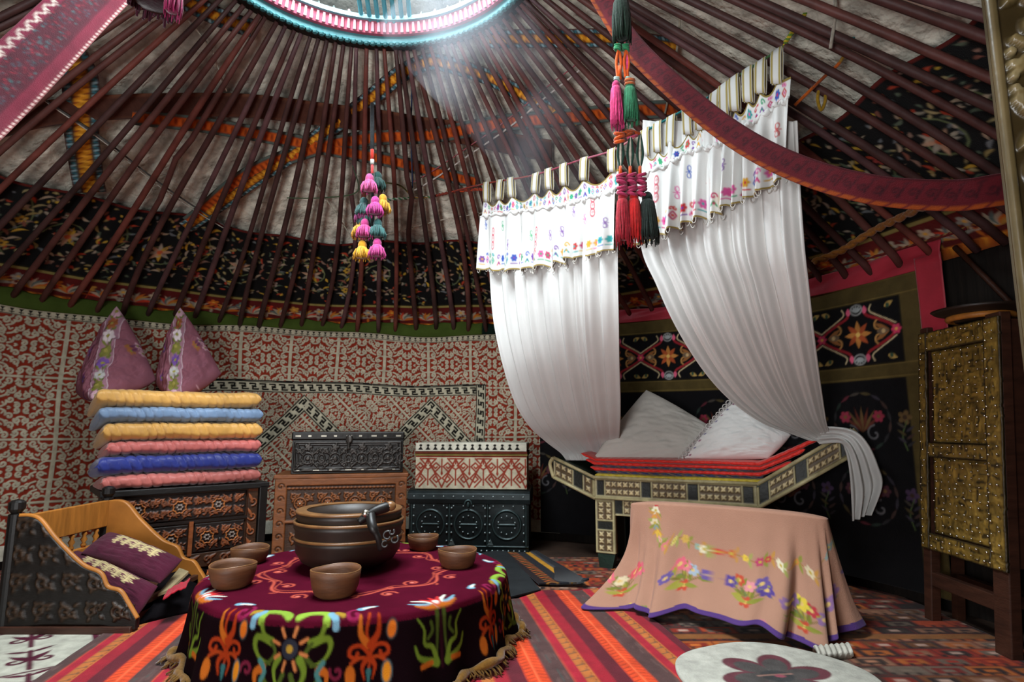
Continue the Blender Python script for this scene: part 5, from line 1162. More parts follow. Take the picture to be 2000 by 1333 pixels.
def curtain(label, x0, x1, headtop, headbot, hem, rows, tabs, seed, nf, gather_s):
    mid, _ = onpl((x0+x1)/2, rows[-1][0]); t = thing('white_curtain', (mid[0], mid[1], mid[2]), label, 'curtain', None)
    nx = 420
    # valance
    us = np.linspace(0, 1, nx); px = x0+(x1-x0)*us; v = np.linspace(0, 1, 90)[:, None]
    hy = np.interp(px, *zip(*headtop)); gy = np.interp(px, *zip(*headbot)); my = np.interp(px, *zip(*hem))+3*np.sin(us*nf*2*PI+1)
    Pg = np.array([onpl(x, y)[0] for x, y in zip(px, gy)]); Pm = np.array([onpl(x, y)[0] for x, y in zip(px, my)]); Ph = np.array([onpl(x, y)[0] for x, y in zip(px, hy)])
    Lr = np.concatenate([[0], np.cumsum(np.linalg.norm(np.diff(Pg[:, :2], axis=0), axis=1))]); Ltot = Lr[-1]
    rgg = np.random.default_rng(seed); ph = us*nf*2*PI+1.6*np.sin(us*7+seed)+.8*np.sin(us*17+seed)
    ph2 = ph*.5+2*np.sin(us*5)
    f = (.5+.5*np.sin(ph))[None]; amp = .018+.040*v**.8; H0 = float(np.mean(Pg[:, 2]-Pm[:, 2]))
    fold = .020+amp*(f-.3)+.012*v*np.sin(ph2)[None]+.004*np.sin(ph*3.1)[None]*v
    P = Pg[None]*(1-v[..., None])+Pm[None]*v[..., None]+fold[..., None]*CN+.0*v[..., None]
    art = valart(Ltot*1.8+.01, H0, seed); X_ = np.broadcast_to(Lr*1.8, (90, nx)); c = art.sample(X_, (1-v)*H0+0*X_)
    o = grid('valance', P, COTTONP, t, c, solid=.003); o['label'] = 'embroidered ruffled valance with gold hem'
    # header with scallops
    v2 = np.linspace(0, 1, 24)[:, None]; tp = np.array(sorted(tabs)); pos = (px[None]-tp[:, None]); dist = np.abs(pos).min(0); loc = np.interp(px, tp, np.arange(len(tp))); sc = np.abs(np.sin((loc)*PI))*13
    hy2 = hy+sc*(np.interp(px, [x0, x1], [1.0, 1.5])); Ph = np.array([onpl(x, y)[0] for x, y in zip(px, hy2)])
    P = Ph[None]*(1-v2[..., None])+Pg[None]*v2[..., None]+(.010*np.sin(ph)[None]*v2+.010*np.sin(ph2)[None]*v2)[..., None]*CN
    hb = embband(min(3, Ltot*1.3+.01), .09, seed+5); c = hb.sample(np.broadcast_to(Lr*1.3, (24, nx)), .085*(1-v2)+.0*X_[:24]); c = np.where((v2 < .09)[..., None]*np.ones((24, nx, 1), bool), hx('#7c6a34'), c)
    grid('header', P, COTTONP, t, c, solid=.003)
    mb = MB(); mb.tube(Pg+CN*(.024+.006*np.sin(ph)[:, None])+np.array([0, 0, 1])*(.006*np.sin(ph*2.3))[:, None], .011+.004*np.sin(ph*1.7), WHT, n=7); mb.build('gathered_seam', COTTONP, t, smooth=True)
    # tab loops over the cord
    for x in tabs:
        dx = np.interp(x, [940, 1540], [5.5, 11.0]); yb = float(np.interp(x, px, hy))+4; yt = stry(x)-3
        q = []
        for sgn in (1, -1):
            for vv in np.linspace(0, 1, 6): 
                y = yb+(yt-yb)*(vv if sgn > 0 else 1-vv); q.append((y, .012*sgn*(1 if 0 < vv < 1 else .6)))
        pl = []; w_ = dx; lean = rgg.uniform(-3, 3)
        for uu in np.linspace(-1, 1, 11): pl.append([onpl(x+uu*w_+lean*((yb-y)/(yb-yt)), y+(stry(x+uu*w_)-stry(x))*((yb-y)/(yb-yt)))[0]+CN*o_ for y, o_ in q])
        P = np.array(pl).transpose(1, 0, 2); g_ = np.array([WHT, hx('#98884f'), hx('#98884f')]+[WHT]*5+[hx('#98884f'), hx('#98884f'), WHT]); grid('tab_loop', P, COTTONP, t, np.broadcast_to(g_[None], P.shape), solid=.002)
    # hem fringe loops
    mb = MB()
    for k in range(int(Ltot/.028)):
        i = int((k+.5)*.028/Ltot*(nx-1)); 
        i = min(i, nx-1); p = Pm[i]+CN*fold[-1, i]; d = nrm(np.array([CD[0], CD[1], 0])); r_ = rgg.uniform(.008, .018); a = np.linspace(0, PI, 6)
        mb.tube(p+np.cos(a)[:, None]*d*.012-np.sin(a)[:, None]*np.array([0, 0, r_*1.6]), .0022, hx('#b0aca4'), n=4)
    mb.build('fringe', COTTONP, t)['kind'] = 'stuff'
    # the long drape
    ys, xl, xr = [np.array(q, float) for q in zip(*[(r[0], r[1], r[2]) for r in rows])]; fb = np.array([r[3] for r in rows]); am = np.array([r[4] for r in rows])
    n2 = 260; tt = np.linspace(0, 1, n2); cu = np.concatenate([[0], np.cumsum(np.hypot(np.diff(ys), np.diff((xl+xr)/2)))]); cu /= cu[-1]
    K = smoothpath(np.stack([ys, xl, xr, fb, am], -1), 400); kc = smoothpath(np.stack([cu, cu], -1), 400)[:, 0]
    K = np.stack([np.interp(tt, np.maximum.accumulate(kc), K[:, q]) for q in range(5)], -1)
    Pl = []; nfd = int(nf*.95); ph = us*nfd*2*PI+1.3*np.sin(us*6+seed)+.9*np.sin(us*15+seed*2)
    fo = 1.3*(.5+.5*np.sin(ph+.6*np.sin(ph)))**.75+.45*np.sin(ph*.43+seed)+.12*np.sin(ph*2.3)
    for y, l, r_, f_, a_ in K:
        dy = (rows[-1][5] if len(rows[-1]) > 5 else 0)
        ctr = []
        L0, sl = onpl(l, y); R0_, sr = onpl(r_, y); yl = y; 
        ll = V(l, y, sl*(1-f_)+gather_s*f_); rr_ = V(r_, y+dy*f_, sr*(1-f_)+gather_s*f_)
        row = ll[None]*(1-us[:, None])+rr_[None]*us[:, None]; drift = np.sin(us*9+y*.006+seed)*.10*f_
        row = row+CN*((a_*(fo-.35+drift*.4)-.012)[:, None]); Pl.append(row)
    P = np.array(Pl); grid('drape', P, COTTONP, t, WHT, solid=.003)
    return t
COTTONP = mat('curtain_cotton', None, .8, bump=.15, bsc=250, var=.03, vsc=6, spec=.2)
_b = COTTONP.node_tree.nodes['Principled BSDF']; _b.inputs['Subsurface Weight'].default_value = 0.0
curtain('white curtain with embroidered valance, the one gathered at the left end of the bed', 945, 1208,
        [(945, 392), (1040, 375), (1130, 352), (1208, 330)], [(945, 425), (1050, 412), (1120, 400), (1160, 388), (1208, 375)], [(945, 527), (1000, 532), (1060, 526), (1130, 508), (1208, 490)],
        [(430, 952, 1204, 0, .012), (530, 960, 1206, .02, .028), (620, 968, 1208, .10, .034), (700, 984, 1209, .25, .036), (780, 1008, 1211, .5, .036), (830, 1036, 1210, .7, .034), (862, 1068, 1207, .9, .028), (885, 1096, 1202, 1.0, .020), (900, 1106, 1194, 1.0, .012)],
        [951, 975, 1000, 1045, 1073, 1102, 1140, 1196], 1, 10, 4.32)
curtain('white curtain with embroidered valance, the one swept aside to the right flared bed end', 1252, 1545,
        [(1252, 305), (1300, 290), (1340, 262), (1400, 238), (1450, 205), (1500, 168), (1545, 150)], [(1252, 345), (1300, 330), (1350, 300), (1400, 290), (1450, 262), (1500, 225), (1545, 195)], [(1252, 482), (1300, 462), (1350, 440), (1400, 425), (1450, 398), (1500, 375), (1545, 345)],
        [(235, 1256, 1556, 0, .010), (350, 1256, 1562, 0, .022), (480, 1258, 1572, .05, .032), (560, 1290, 1581, .16, .036), (640, 1328, 1590, .32, .040), (720, 1378, 1600, .55, .042), (780, 1430, 1608, .75, .038), (825, 1490, 1614, .9, .026), (850, 1552, 1620, 1.0, .014), (862, 1585, 1622, 1.0, .008)],
        [1262, 1286, 1310, 1345, 1368, 1396, 1416, 1436, 1462, 1485, 1517], 2, 11, 3.44)
# the tail of the right curtain thrown over the flared bed end
tl_ = [((1575, 838), (1600, 868), 3.46), ((1625, 834), (1640, 866), 3.40), ((1668, 842), (1650, 880), 3.33), ((1695, 868), (1656, 905), 3.29), ((1714, 910), (1660, 940), 3.28), ((1722, 948), (1662, 975), 3.28), ((1700, 1005), (1664, 1018), 3.28)]
K = []
for a_, b_, s in tl_: K.append(list(V(a_[0], a_[1], s))+list(V(b_[0], b_[1], s)))
K = smoothpath(K, 90); us = np.linspace(0, 1, 70); P = K[:, None, :3]*(1-us[None, :, None])+K[:, None, 3:]*us[None, :, None]
P = P-np.array([.2, .95, 0])*((.016*np.sin(us*21)[None]+.012*np.sin(us*9+1)[None])*np.linspace(.4, 1.2, 90)[:, None])[..., None]
tag(grid('curtain_tail', P, COTTONP, None, WHT*.9, solid=.003), 'loose white end of the right curtain thrown over the right flared bed end', 'curtain')
# cord carrying the curtains
def yarnrope(name, pts, r, cols, label, tw=0, cat='rope', n=None):
    q = smoothpath(pts, n or 60); mb = MB(); m = len(q)-1
    if tw:
        for s in (0, PI):
            a = np.linspace(0, tw*2*PI, len(q))+s; T_ = np.gradient(q, axis=0); T_ /= np.linalg.norm(T_, axis=1)[:, None]; A_ = np.cross(T_, [0.3, .2, 1.]); A_ /= np.linalg.norm(A_, axis=1)[:, None]; B_ = np.cross(T_, A_)
            mb.tube(q+(A_*np.cos(a)[:, None]+B_*np.sin(a)[:, None])*r*.6, r*.7, hx(cols[0] if s == 0 else cols[-1]), n=6)
    else:
        k = len(cols)
        for j in range(k): i0, i1 = int(j*m/k), int((j+1)*m/k)+1; mb.tube(q[i0:i1+1 if i1 < m else i1+1], r, hx(cols[j]), n=6)
    return tag(mb.build(name, YARN, smooth=True), label, cat)
sp = [onpl(x, y)[0] for x, y in STR]
yarnrope('hanging_cord', [V(843, 385, 4.45)]+sp, .006, ['#7a2a1c', '#7a2a1c', '#8a3a4a', '#a05a6a', '#a86a70', '#2a7a7a', '#2a7a7a', '#8a3a3a', '#3a5a34'], 'thin coloured cord from which both white curtains hang', n=90)
yarnrope('rope', [V(1524, 97, 2.66), V(1560, 45, 2.62), V(1600, -12, 2.56)], .010, ['#5c7a2a', '#a8942a'], 'yellow-green twisted rope tying the right end of the curtain cord to the roof', tw=14)
yarnrope('rope', [V(1552, 206, 2.75), V(1610, 150, 2.68), V(1640, 122, 2.62), V(1665, 78, 2.58), V(1712, -10, 2.5)], .008, ['#a8501c', '#7a3a1c', '#a8501c', '#8a6a2c', '#3a6a6a', '#a8501c'], 'thin orange rope running up from the right curtain edge to the roof')
yarnrope('rope', [V(1600, 172, 2.75), V(1597, 195, 2.75), V(1604, 215, 2.75), V(1612, 195, 2.75), V(1609, 172, 2.75)], .008, ['#8a6a1c'], 'short knotted ochre rope end dangling from the roof right of the curtains')
yarnrope('rope', [V(1632, -10, 2.42), V(1630, 40, 2.42), V(1622, 95, 2.45)], .007, ['#8a8478'], 'short pale rope end hanging from the roof right of the curtains')
yarnrope('rope', [V(846, 384, 4.45), V(880, 376, 4.4), V(930, 370, 4.3), V(946, 372, 4.25)], .010, ['#9a3a1c', '#7a2a1c'], 'short orange-red twisted rope at the left end of the curtain cord', tw=9)
yarnrope('rope', [V(735, 392, 4.3), V(790, 388, 4.42), V(843, 385, 4.45)], .009, ['#3c6a44', '#a8a89c'], 'green and white twisted rope running left from the curtain cord', tw=12)
yarnrope('rope', [V(735, 356, 4.3), V(780, 362, 4.4), V(808, 385, 4.42), V(843, 385, 4.45)], .006, ['#4c4a24', '#7a5a2c'], 'thin brown cord sagging above the green and white rope')
print('curtains done')

# ================================================================== CLOTH DRAPED CRADLE
e_, n_ = np.array([.825, -.565, 0]), np.array([.565, .825, 0]); cvp = Cv(2.6, 1.7, .0045, hx('#9c7460'))
# cloth flat coordinates: x along the length (0.65 = left end of ridge, 1.68 = right end), y from the ridge (0.95) down the front to the hem (~0.28)
SAG = [('#c03a40', 6), ('#c8c0a8', 7), ('#b87a3a', 5), ('#c86a70', 6), ('#7a8a8a', 6), ('#c0a03a', 6)]
def stemline(pts, c='#8a6a34', wd=.006): q = smoothpath([(p[0], p[1]*.70) for p in pts], 40); cvp.line(q, wd, hx(c)); return q
g = stemline([(.83, .93), (.82, .82), (.85, .73), (.93, .65), (1.08, .59), (1.25, .585), (1.42, .595), (1.56, .61), (1.72, .62)])
FC = ['#a83038', '#c8bfa4', '#b87a3a', '#c0b090', '#6f8280', '#c09a3a', '#c08a8a', '#b86a68', '#b8ac60', '#b8924a', '#7c9488', '#c8bfa4', '#b02c2c', '#a85030', '#c8a83a', '#a03a58']
for k in range(21):
    p = g[int(1+k*38/21)]; cc = FC[k % 16]; s = .024 if k % 2 else .017; cvp.flower(p[0], p[1], s, 6, hx(cc), hx('#a8903a')); d = g[min(39, int(2+k*38/21))]-p; a = math.atan2(d[1], d[0])
    for q in (-1, 1): cvp.leaf(p[0]+d[0]*.5, p[1]+d[1]*.5, a+q*1.2, .045, .017, hx(['#7a7a34', '#a87a3c', '#8a8a4a'][k % 3]))
def spray(x, y, s, seed, cols, n=5):
    y *= .70; s *= .74
    r = np.random.default_rng(seed)
    for k in range(n):
        a = PI/2+(k-(n-1)/2)*.42+r.uniform(-.1, .1); L_ = s*r.uniform(.7, 1.1); q = smoothpath([(x, y), (x+.5*L_*math.cos(a)*.8, y+.5*L_*math.sin(a)), (x+L_*math.cos(a), y+L_*math.sin(a))], 12); cvp.line(q, .007, hx('#6a5a2c'))
        for t in (4, 8): cvp.leaf(q[t][0], q[t][1], a+.9*(1 if t == 4 else -1), .06, .024, hx(['#6a6e28', '#8a8430', '#5c6a3c'][k % 3]))
        cvp.flower(q[-1][0], q[-1][1], r.uniform(.028, .042), 6, hx(cols[k % len(cols)]), hx('#c0a060'))
    cvp.flower(x, y, .034, 5, hx('#a8402c'), hx('#c09a50')); cvp.leaf(x, y, .2, .08, .03, hx('#7a7a30')); cvp.leaf(x, y, 2.9, .08, .03, hx('#8a8438'))
spray(1.02, .27, .17, 1, ['#5c4a80', '#8c9aa8', '#c06a74', '#c05a68']); spray(1.34, .27, .17, 2, ['#4c3a78', '#5c4a80', '#c07a80', '#a8402c']); spray(1.58, .20, .20, 3, ['#7a5a80', '#a03038', '#c0a83a'], 4); spray(.70, .27, .18, 4, ['#c05a68', '#b84a54', '#c0b090'], 4)
spray(1.84, .25, .22, 5, ['#5c4a80', '#a8384a', '#c0a83a'], 4); spray(.52, .3, .16, 6, ['#b87a3a', '#c0a090'], 3)
for k in range(26): cvp.flower(.1+k*.095, .062+.008*math.sin(k), .020, 5, hx(['#a8402c', '#3c4a78', '#c0a83a', '#6a7a30', '#b06a70'][k % 5]), hx('#c0a060')); cvp.leaf(.14+k*.095, .060, .4, .04, .018, hx('#6a7a30'))
cvp.rect(0, 0, 2.6, .028, hx('#4a3068'))
ns, nt = 560, 170; th = np.linspace(0, 2*PI, ns, endpoint=False); tv = np.linspace(0, 1, nt)[:, None]
def outline(th, L2, W2, p=2.6): c_, s_ = np.cos(th), np.sin(th); return np.sign(c_)*np.abs(c_)**(2/p)*L2, np.sign(s_)*np.abs(s_)**(2/p)*W2
tx, ty = outline(th, .50, .045, 4); bx, by = outline(th, .525, .36, 3)
tcx, tcy = -.902, 3.27; bcx, bcy = -.885, 3.24
hT = .535; topn = 30; rows = []; cols_ = []
frontness = np.clip(-np.sin(th), 0, 1)
for i, t in enumerate(np.linspace(0, 1, nt)):
    if t < .12: k = t/.12; X_ = tcx+tx*k; Y_ = tcy+ty*k; Z_ = hT-.022*k**5*(.3+.7*np.abs(np.cos(th)))+0*th; dist = ty*k; 
    else:
        k = (t-.12)/.88; kk = k; bulge = np.sin(kk*PI)*.012; fl = (.22*kk+.78*kk**(3.0+2.0*np.abs(np.cos(th))**3))
        rad_ = 1+.0*th; wv = (.040*np.sin(th*9+.6)+.028*np.sin(th*17+2)+.022*np.sin(th*5+1)+.02*np.sin(th*26))*kk**1.6
        X_ = tcx+tx+((bcx+bx)-(tcx+tx))*fl+np.cos(th)*(wv+bulge); Y_ = tcy+ty+((bcy+by)-(tcy+ty))*fl+np.sin(th)*(wv+bulge*.8)
        hem = .030+.045*np.exp(-((th-4.85)/.35)**2)+.02*np.sin(th*7+1)**2
        Zt = hT-.022*(.3+.7*np.abs(np.cos(th))); Z_ = Zt-(Zt-hem)*kk-.012*np.sin(PI*kk)*0
    # flared corners of cloth at front left and front right
    if t > .5:
        q = ((t-.5)/.5)**2; c1_ = np.exp(-((np.mod(th-3.75+PI, 2*PI)-PI)/.13)**2)*q; c2_ = np.exp(-((np.mod(th-5.55+PI, 2*PI)-PI)/.20)**2)*q
        X_ = X_-c1_*.10+c2_*.03; Y_ = Y_-c1_*.15-c2_*.08; Z_ = np.maximum(Z_-c1_*.02-c2_*.02, .030)
    rows.append(np.stack([X_, Y_, Z_], -1))
R3 = np.array(rows); arc = np.concatenate([[np.zeros(ns)], np.cumsum(np.linalg.norm(np.diff(R3, axis=0), axis=2), axis=0)])
P = R3[..., :1]*e_+R3[..., 1:2]*n_+R3[..., 2:]*np.array([0, 0, 1.]); P += ((.004+.016*np.clip(1-R3[..., 2]/.35, 0, 1)*np.clip(R3[..., 2]/.1, 0, 1))*fbm(R3[..., 0]*6, R3[..., 2]*7, 1.5, 3))[..., None]*(-n_)
down = arc-arc[int(.12*nt)]; XX = 1.165+(R3[..., 0]-tcx)*1.0; total = arc[-1]-arc[int(.12*nt)]
YY = np.where(down > 0, .03+(total[None]-down)*1.0, .95); YY = np.clip(YY+.02, 0, 1.6); YY[np.broadcast_to(total, YY.shape)-down < .03] = .01
CC = cvp.sample(XX, YY); o = tag(grid('draped_cloth', P, mat('soft_wool_cloth', None, .9, bump=.35, bsc=220, var=.05, vsc=5, spec=.1, sheen=.1), None, CC, wrap=True, solid=.005), 'peach cloth embroidered with flower garlands draped over the cradle in front of the bed', 'cloth')
wc = thing('covered_cradle', tuple(e_*tcx+n_*tcy), 'wooden cradle hidden under the peach embroidered cloth', 'cradle')
for s in (-1, 1):
    a = np.linspace(0, PI, 14); q = e_*(tcx+s*.36)+n_*tcy; MB().tube([q+n_*(.05*math.cos(x)*(1))+np.array([0, 0, .05+.38*math.sin(x)]) for x in a], .016).build('end_hoop', ORANGEWOOD, wc, smooth=True)
    MB().tube([q-n_*.22+np.array([0, 0, .045]), q+n_*.22+np.array([0, 0, .045])], .018).build('rocker', ORANGEWOOD, wc, smooth=True)
MB().tube([e_*(tcx-.38)+n_*tcy+np.array([0, 0, hT-.03]), e_*(tcx+.38)+n_*tcy+np.array([0, 0, hT-.05])], .018).build('top_bar', ORANGEWOOD, wc, smooth=True)
u, v = np.meshgrid(np.linspace(0, 1, 40), np.linspace(0, 1, 16)); O = atz(1600, 1296, 0); P = O+u[..., None]*(atz(1668, 1290, 0)-O)+v[..., None]*np.array([.02, .09, 0]); P[..., 2] = .03+.018*np.sin(PI*v)+.004*np.sin(u*40)
tag(grid('white_cloth', P, COTTON if False else FELT, None, hx('#b0aca0'), back=(0, 0, -.02)), 'small folded white cloth showing under the front right corner of the peach cloth', 'cloth')
print('draped done')

# ================================================================== BRASS STUDDED CUPBOARD
cb = thing('studded_cupboard', (2.2, 2.85, 0), 'tall narrow cupboard on legs covered with dull brass plates and bright studs, at the right', 'cupboard')
def CPt(u, z, d=0): return np.array([2.035-.02*u+.085*z+d, 3.12-.57*u, z])
OB, OB2, OB3 = hx('#84692c'), hx('#8a7234'), hx('#3a2e16')
def cpanel(name, u0, u1, z0, z1, seed, studs_=(0, 0), depth=.0, label=None, bg=OB, amp=.008):
    O = CPt(u0, z0, depth); U = CPt(u1, z0, depth)-O; Wv = CPt(u0, z1, depth)-O; wd, hh_ = np.linalg.norm(U), np.linalg.norm(Wv); c = Cv(wd, hh_, .004, bg); H = Cv(wd, hh_, .004, 0.); r = np.random.default_rng(seed)
    for _ in range(int(wd*hh_*2600)):
        x, y, a = r.uniform(0, wd), r.uniform(0, hh_), r.choice([0, PI/2])+r.normal(0, .15); L_ = r.uniform(.01, .05); q = np.array([math.cos(a), math.sin(a)])*L_/2; v = r.uniform(-1, 1)
        c.line([(x-q[0], y-q[1]), (x+q[0], y+q[1])], r.uniform(.004, .016), bg*(1+.5*v) if r.random() < .8 else OB3); H.line([(x-q[0], y-q[1]), (x+q[0], y+q[1])], r.uniform(.004, .014), amp*.5*v)
    if min(wd, hh_) > .12:
        for q in range(4): c.ell(wd*r.uniform(.25, .75), hh_*(.15+.22*q), .05, .05, bg*1.25, ring=.012); H.ell(wd*.5, hh_*(.15+.22*q), .05, .05, amp*.6, ring=.014)
        c.frame(.02, .02, wd-.02, hh_-.02, .01, bg*1.3); H.frame(.02, .02, wd-.02, hh_-.02, .012, amp*.5)
    c.frame(0, 0, wd, hh_, .012, OB3)
    o = relief(name, O, U, Wv, BRASS, cb, c, H, back=.012, res=.0045, label=label)
    if studs_[0]:
        N_s = nrm(np.cross(U, Wv)); mb = MB(); PP, RR_ = [], []
        for i in range(studs_[0]):
            for j in range(studs_[1]):
                f = ((i+.5+r.normal(0, .12))/studs_[0], (j+.5+r.normal(0, .12))/studs_[1]); PP.append(O+U*f[0]+Wv*f[1]+N_s*.008); RR_.append(r.uniform(.0040, .0065))
        if name == 'door_panel': studs(o, PP, RR_, STUD)
        else:
            for p, q in zip(PP, RR_): mb.ball(p, q, n=8, m=5)
            x = mb.build('stud', STUD, o, smooth=True); x['kind'] = 'stuff'
    return o
zb_, zm0, zm1, zt_ = .345, .80, .87, 1.44
for i, (u0, w_) in enumerate(((0, .10), (.80, .16))):
    pts = [CPt(u0, 0, .03), CPt(u0+w_, 0, .03), CPt(u0+w_, 1.46 if i else 1.47, .03), CPt(u0, 1.46 if i else 1.47, .03)]
    mb = MB(); mb.prism(pts, (.05, 0, 0)); mb.build('leg', DARKWOOD, cb, bevel=.005)
    cpanel('post_cladding', u0, u0+w_, zb_, zt_+.0, 7+i, (1, 26) if i == 0 else (2, 26), depth=.02)
    mb = MB(); mb.prism([CPt(u0, 0, .17), CPt(u0+w_*.7, 0, .17), CPt(u0+w_*.7, 1.42, .17), CPt(u0, 1.42, .17)], (.04, 0, 0)); mb.build('leg', DARKWOOD, cb)
cpanel('door_panel', .12, .80, zm1, zt_-.10, 1, (8, 13), depth=.045, label='upper brass door panel'); cpanel('door_panel', .12, .80, zb_+.08, zm0, 2, (8, 11), depth=.045, label='lower brass door panel')
cpanel('rail_cladding', .10, .81, zm0, zm1, 3, (9, 2), depth=.022); cpanel('rail_cladding', .10, .81, zt_-.10, zt_, 4, (10, 2), depth=.022); cpanel('rail_cladding', .10, .81, zb_, zb_+.08, 5, (9, 2), depth=.022)
mb = MB(); mb.prism([CPt(.04, zb_+.01, .05), CPt(.92, zb_+.01, .05), CPt(.92, zt_-.01, .05), CPt(.04, zt_-.01, .05)], (.13, 0, 0)); mb.build('body', DARKWOOD, cb)
mb = MB(); mb.prism([CPt(.03, .17, .035), CPt(.93, .17, .035), CPt(.93, .235, .035), CPt(.03, .235, .035)], (.035, 0, 0)); mb.build('stretcher', DARKWOOD, cb, bevel=.004)
mb = MB(); mb.prism([CPt(.03, .17, .17), CPt(.90, .17, .17), CPt(.90, .22, .17), CPt(.03, .22, .17)], (.035, 0, 0)); mb.build('stretcher', DARKWOOD, cb)
pt = CPt(.60, 1.452, .10); dish = thing('shallow_dish', tuple(pt), 'wide shallow dark dish lying on top of the studded cupboard', 'dish')
MB().lathe([(0, .0), (.10, 0), (.11, .02), (.18, .045), (.195, .058), (.18, .055), (.10, .03), (0, .025)], pt, n=48).build('dish_body', BOWLD, dish, smooth=True)
a = np.linspace(0, 2*PI, 40); MB().tube(np.stack([pt[0]+.125*np.cos(a), pt[1]+.125*np.sin(a), pt[2]+.016+0*a], -1), .015, n=8, cap=False).build('foot_ring', ORANGEWOOD, dish, smooth=True)

# ================================================================== CARVED POST AT THE RIGHT EDGE
mid = (1.17, 1.29, 0); po = thing('carved_post', mid, 'tall carved wooden post close by at the right edge of the view', 'post')
w_, h_ = .16, 2.44; c = Cv(w_, h_, .004, hx('#3c3018')); H = Cv(w_, h_, .004, 0.); c.rect(0, 0, .018, h_, hx('#6a5c3c')); H.rect(0, 0, .018, h_, .014)
for k in range(14):
    y = .1+k*.175
    for cv, v in ((c, hx('#7a6a44')), (H, .020)):
        cv.spiral(.085, y, .048, k, 1.0, .022, v); cv.leaf(.03, y+.06, .8, .10, .035, v); cv.leaf(.14, y-.04, 2.4, .10, .03, v); cv.ell(.10, y+.085, .035, .022, v, .6)
    if k in (5, 6, 9):
        for j in range(5): 
            for cv, v in ((c, hx('#8a7c58')), (H, .018)): cv.ell(.035, y+.03*j, .011, .011, v)
PO = np.array([1.083, 1.245, 0]); relief('carved_face', PO, (w_*.98, -.03, 0), (.026, 0, h_), mat('waxed_carved_wood', None, .35, bump=.3, bsc=30, var=.3, vsc=9, spec=.6), po, c, H, back=.02, res=.004)
mb = MB(); mb.prism([PO+np.array([0, .003, 0]), PO+np.array([w_*.98, -.027, 0]), PO+np.array([w_*.98+.06, .08, 0]), PO+np.array([.10, .10, 0])], (.026, 0, h_)); mb.build('core', DARKWOOD, po)

# ================================================================== TASSELS, POMPOMS, SAGGING BANDS
def tassel(parent, top, L, R, col, seed=0, strands=46, knot=None, name='tassel', bottom_spread=1.0):
    r = np.random.default_rng(seed); mb = MB(); c = hx(col); top = np.asarray(top, float)
    mb.ball(top-np.array([0, 0, R*.6]), (R*.62, R*.62, R*.8), c*.9, 10, 7)
    mb.lathe([(R*.35, 0), (R*.62, -R*1.0), (R*.8, -L*.45), (R*.86*bottom_spread, -L*.88), (R*.3, -L*.9)], top, c*.7, n=14)
    for k in range(strands):
        a = 2*PI*k/strands+r.uniform(-.05, .05); d = np.array([math.cos(a), math.sin(a), 0]); R1_ = R*r.uniform(.86, 1.04)*bottom_spread; l = L*r.uniform(.88, 1.06); t_ = np.array([-d[1], d[0], 0])*r.uniform(-1, 1)*R*.2
        mb.tube([top+d*R*.3-np.array([0, 0, R*.4]), top+d*R*.68-np.array([0, 0, R*1.2]), top+d*R*.86+t_*.4-np.array([0, 0, l*.5]), top+d*R1_+t_-np.array([0, 0, l*.8]), top+d*R1_*.96+t_*1.4-np.array([0, 0, l])], [R*.08, R*.09, R*.09, R*.08, R*.05], c*r.uniform(.7, 1.25), n=5)
    if knot is not None:
        for z_ in (.0, R*.5): a = np.linspace(0, 2*PI, 12); mb.tube(top+np.stack([np.cos(a)*R*.55, np.sin(a)*R*.55, z_-R*.3+.15*R*np.sin(a)], -1), R*.2, hx(knot), n=6, cap=False)
    return mb.build(name, YARN, parent, smooth=True)
def knots(parent, p, r, col, n=3, name='knot'):
    mb = MB(); rg = np.random.default_rng(int(abs(p[2])*1000))
    for k in range(n):
        a = np.linspace(0, 2*PI, 12); t = rg.uniform(-.5, .5); c = np.array(p)-np.array([0, 0, k*r*.9]); mb.tube(c+np.stack([np.cos(a)*r, np.sin(a)*r, np.sin(a+t*3)*r*.45], -1), r*.42, hx(col)*rg.uniform(.8, 1.2), n=6, cap=False)
    return mb.build(name, YARN, parent, smooth=True)
s = 2.35; T0 = V(1212, -60, s); tc = thing('tassel_cluster', tuple(V(1235, 475, s)), 'long cluster of green, pink and red wool tassels hanging in front of the white curtains', 'tassel cluster')
def G(px, py, ds=0):   # keep the cluster plumb: same plan depth
    return aty(px, py, 2.24+ds)
tassel(tc, G(1212, -14), .235, .042, '#18291f', 1, 60, bottom_spread=.9)
knots(tc, G(1206, 88), .012, '#2c7a50', 3); knots(tc, G(1222, 88), .012, '#2c7a50', 3)
mb = MB()
for (xa, xb) in ((1208, 1204), (1209, 1213), (1223, 1219), (1223, 1228)): mb.tube(smoothpath([G(xa, 98), G(xb, 120), G((xa+xb)/2, 142), G((xa+xb)/2+ (0 if xa < 1215 else 1), 152)], 12), .007, hx('#c0501c'), n=6)
mb.tube([G(1209, 130), G(1210, 155)], .009, hx('#c0501c')); mb.tube([G(1225, 95), G(1226, 150)], .006, hx('#c03a6a')); mb.build('cord', YARN, tc, smooth=True)
knots(tc, G(1205, 152), .010, '#9ab0aa', 2); knots(tc, G(1227, 152), .010, '#7a9a90', 2)
tassel(tc, G(1203, 160), .20, .028, '#b8386a', 2, 44); tassel(tc, G(1230, 160), .185, .032, '#2c6a4a', 3, 44, knot='#b0603a')
knots(tc, G(1210, 262), .018, '#b0481c', 3); knots(tc, G(1230, 258), .014, '#8a3a1c', 2); mb = MB(); mb.tube([G(1210, 262), G(1232, 256), G(1250, 262)], .008, hx('#a0421c')); mb.tube([G(1225, 270), G(1245, 264)], .006, hx('#c04a6a')); mb.build('cord', YARN, tc, smooth=True)
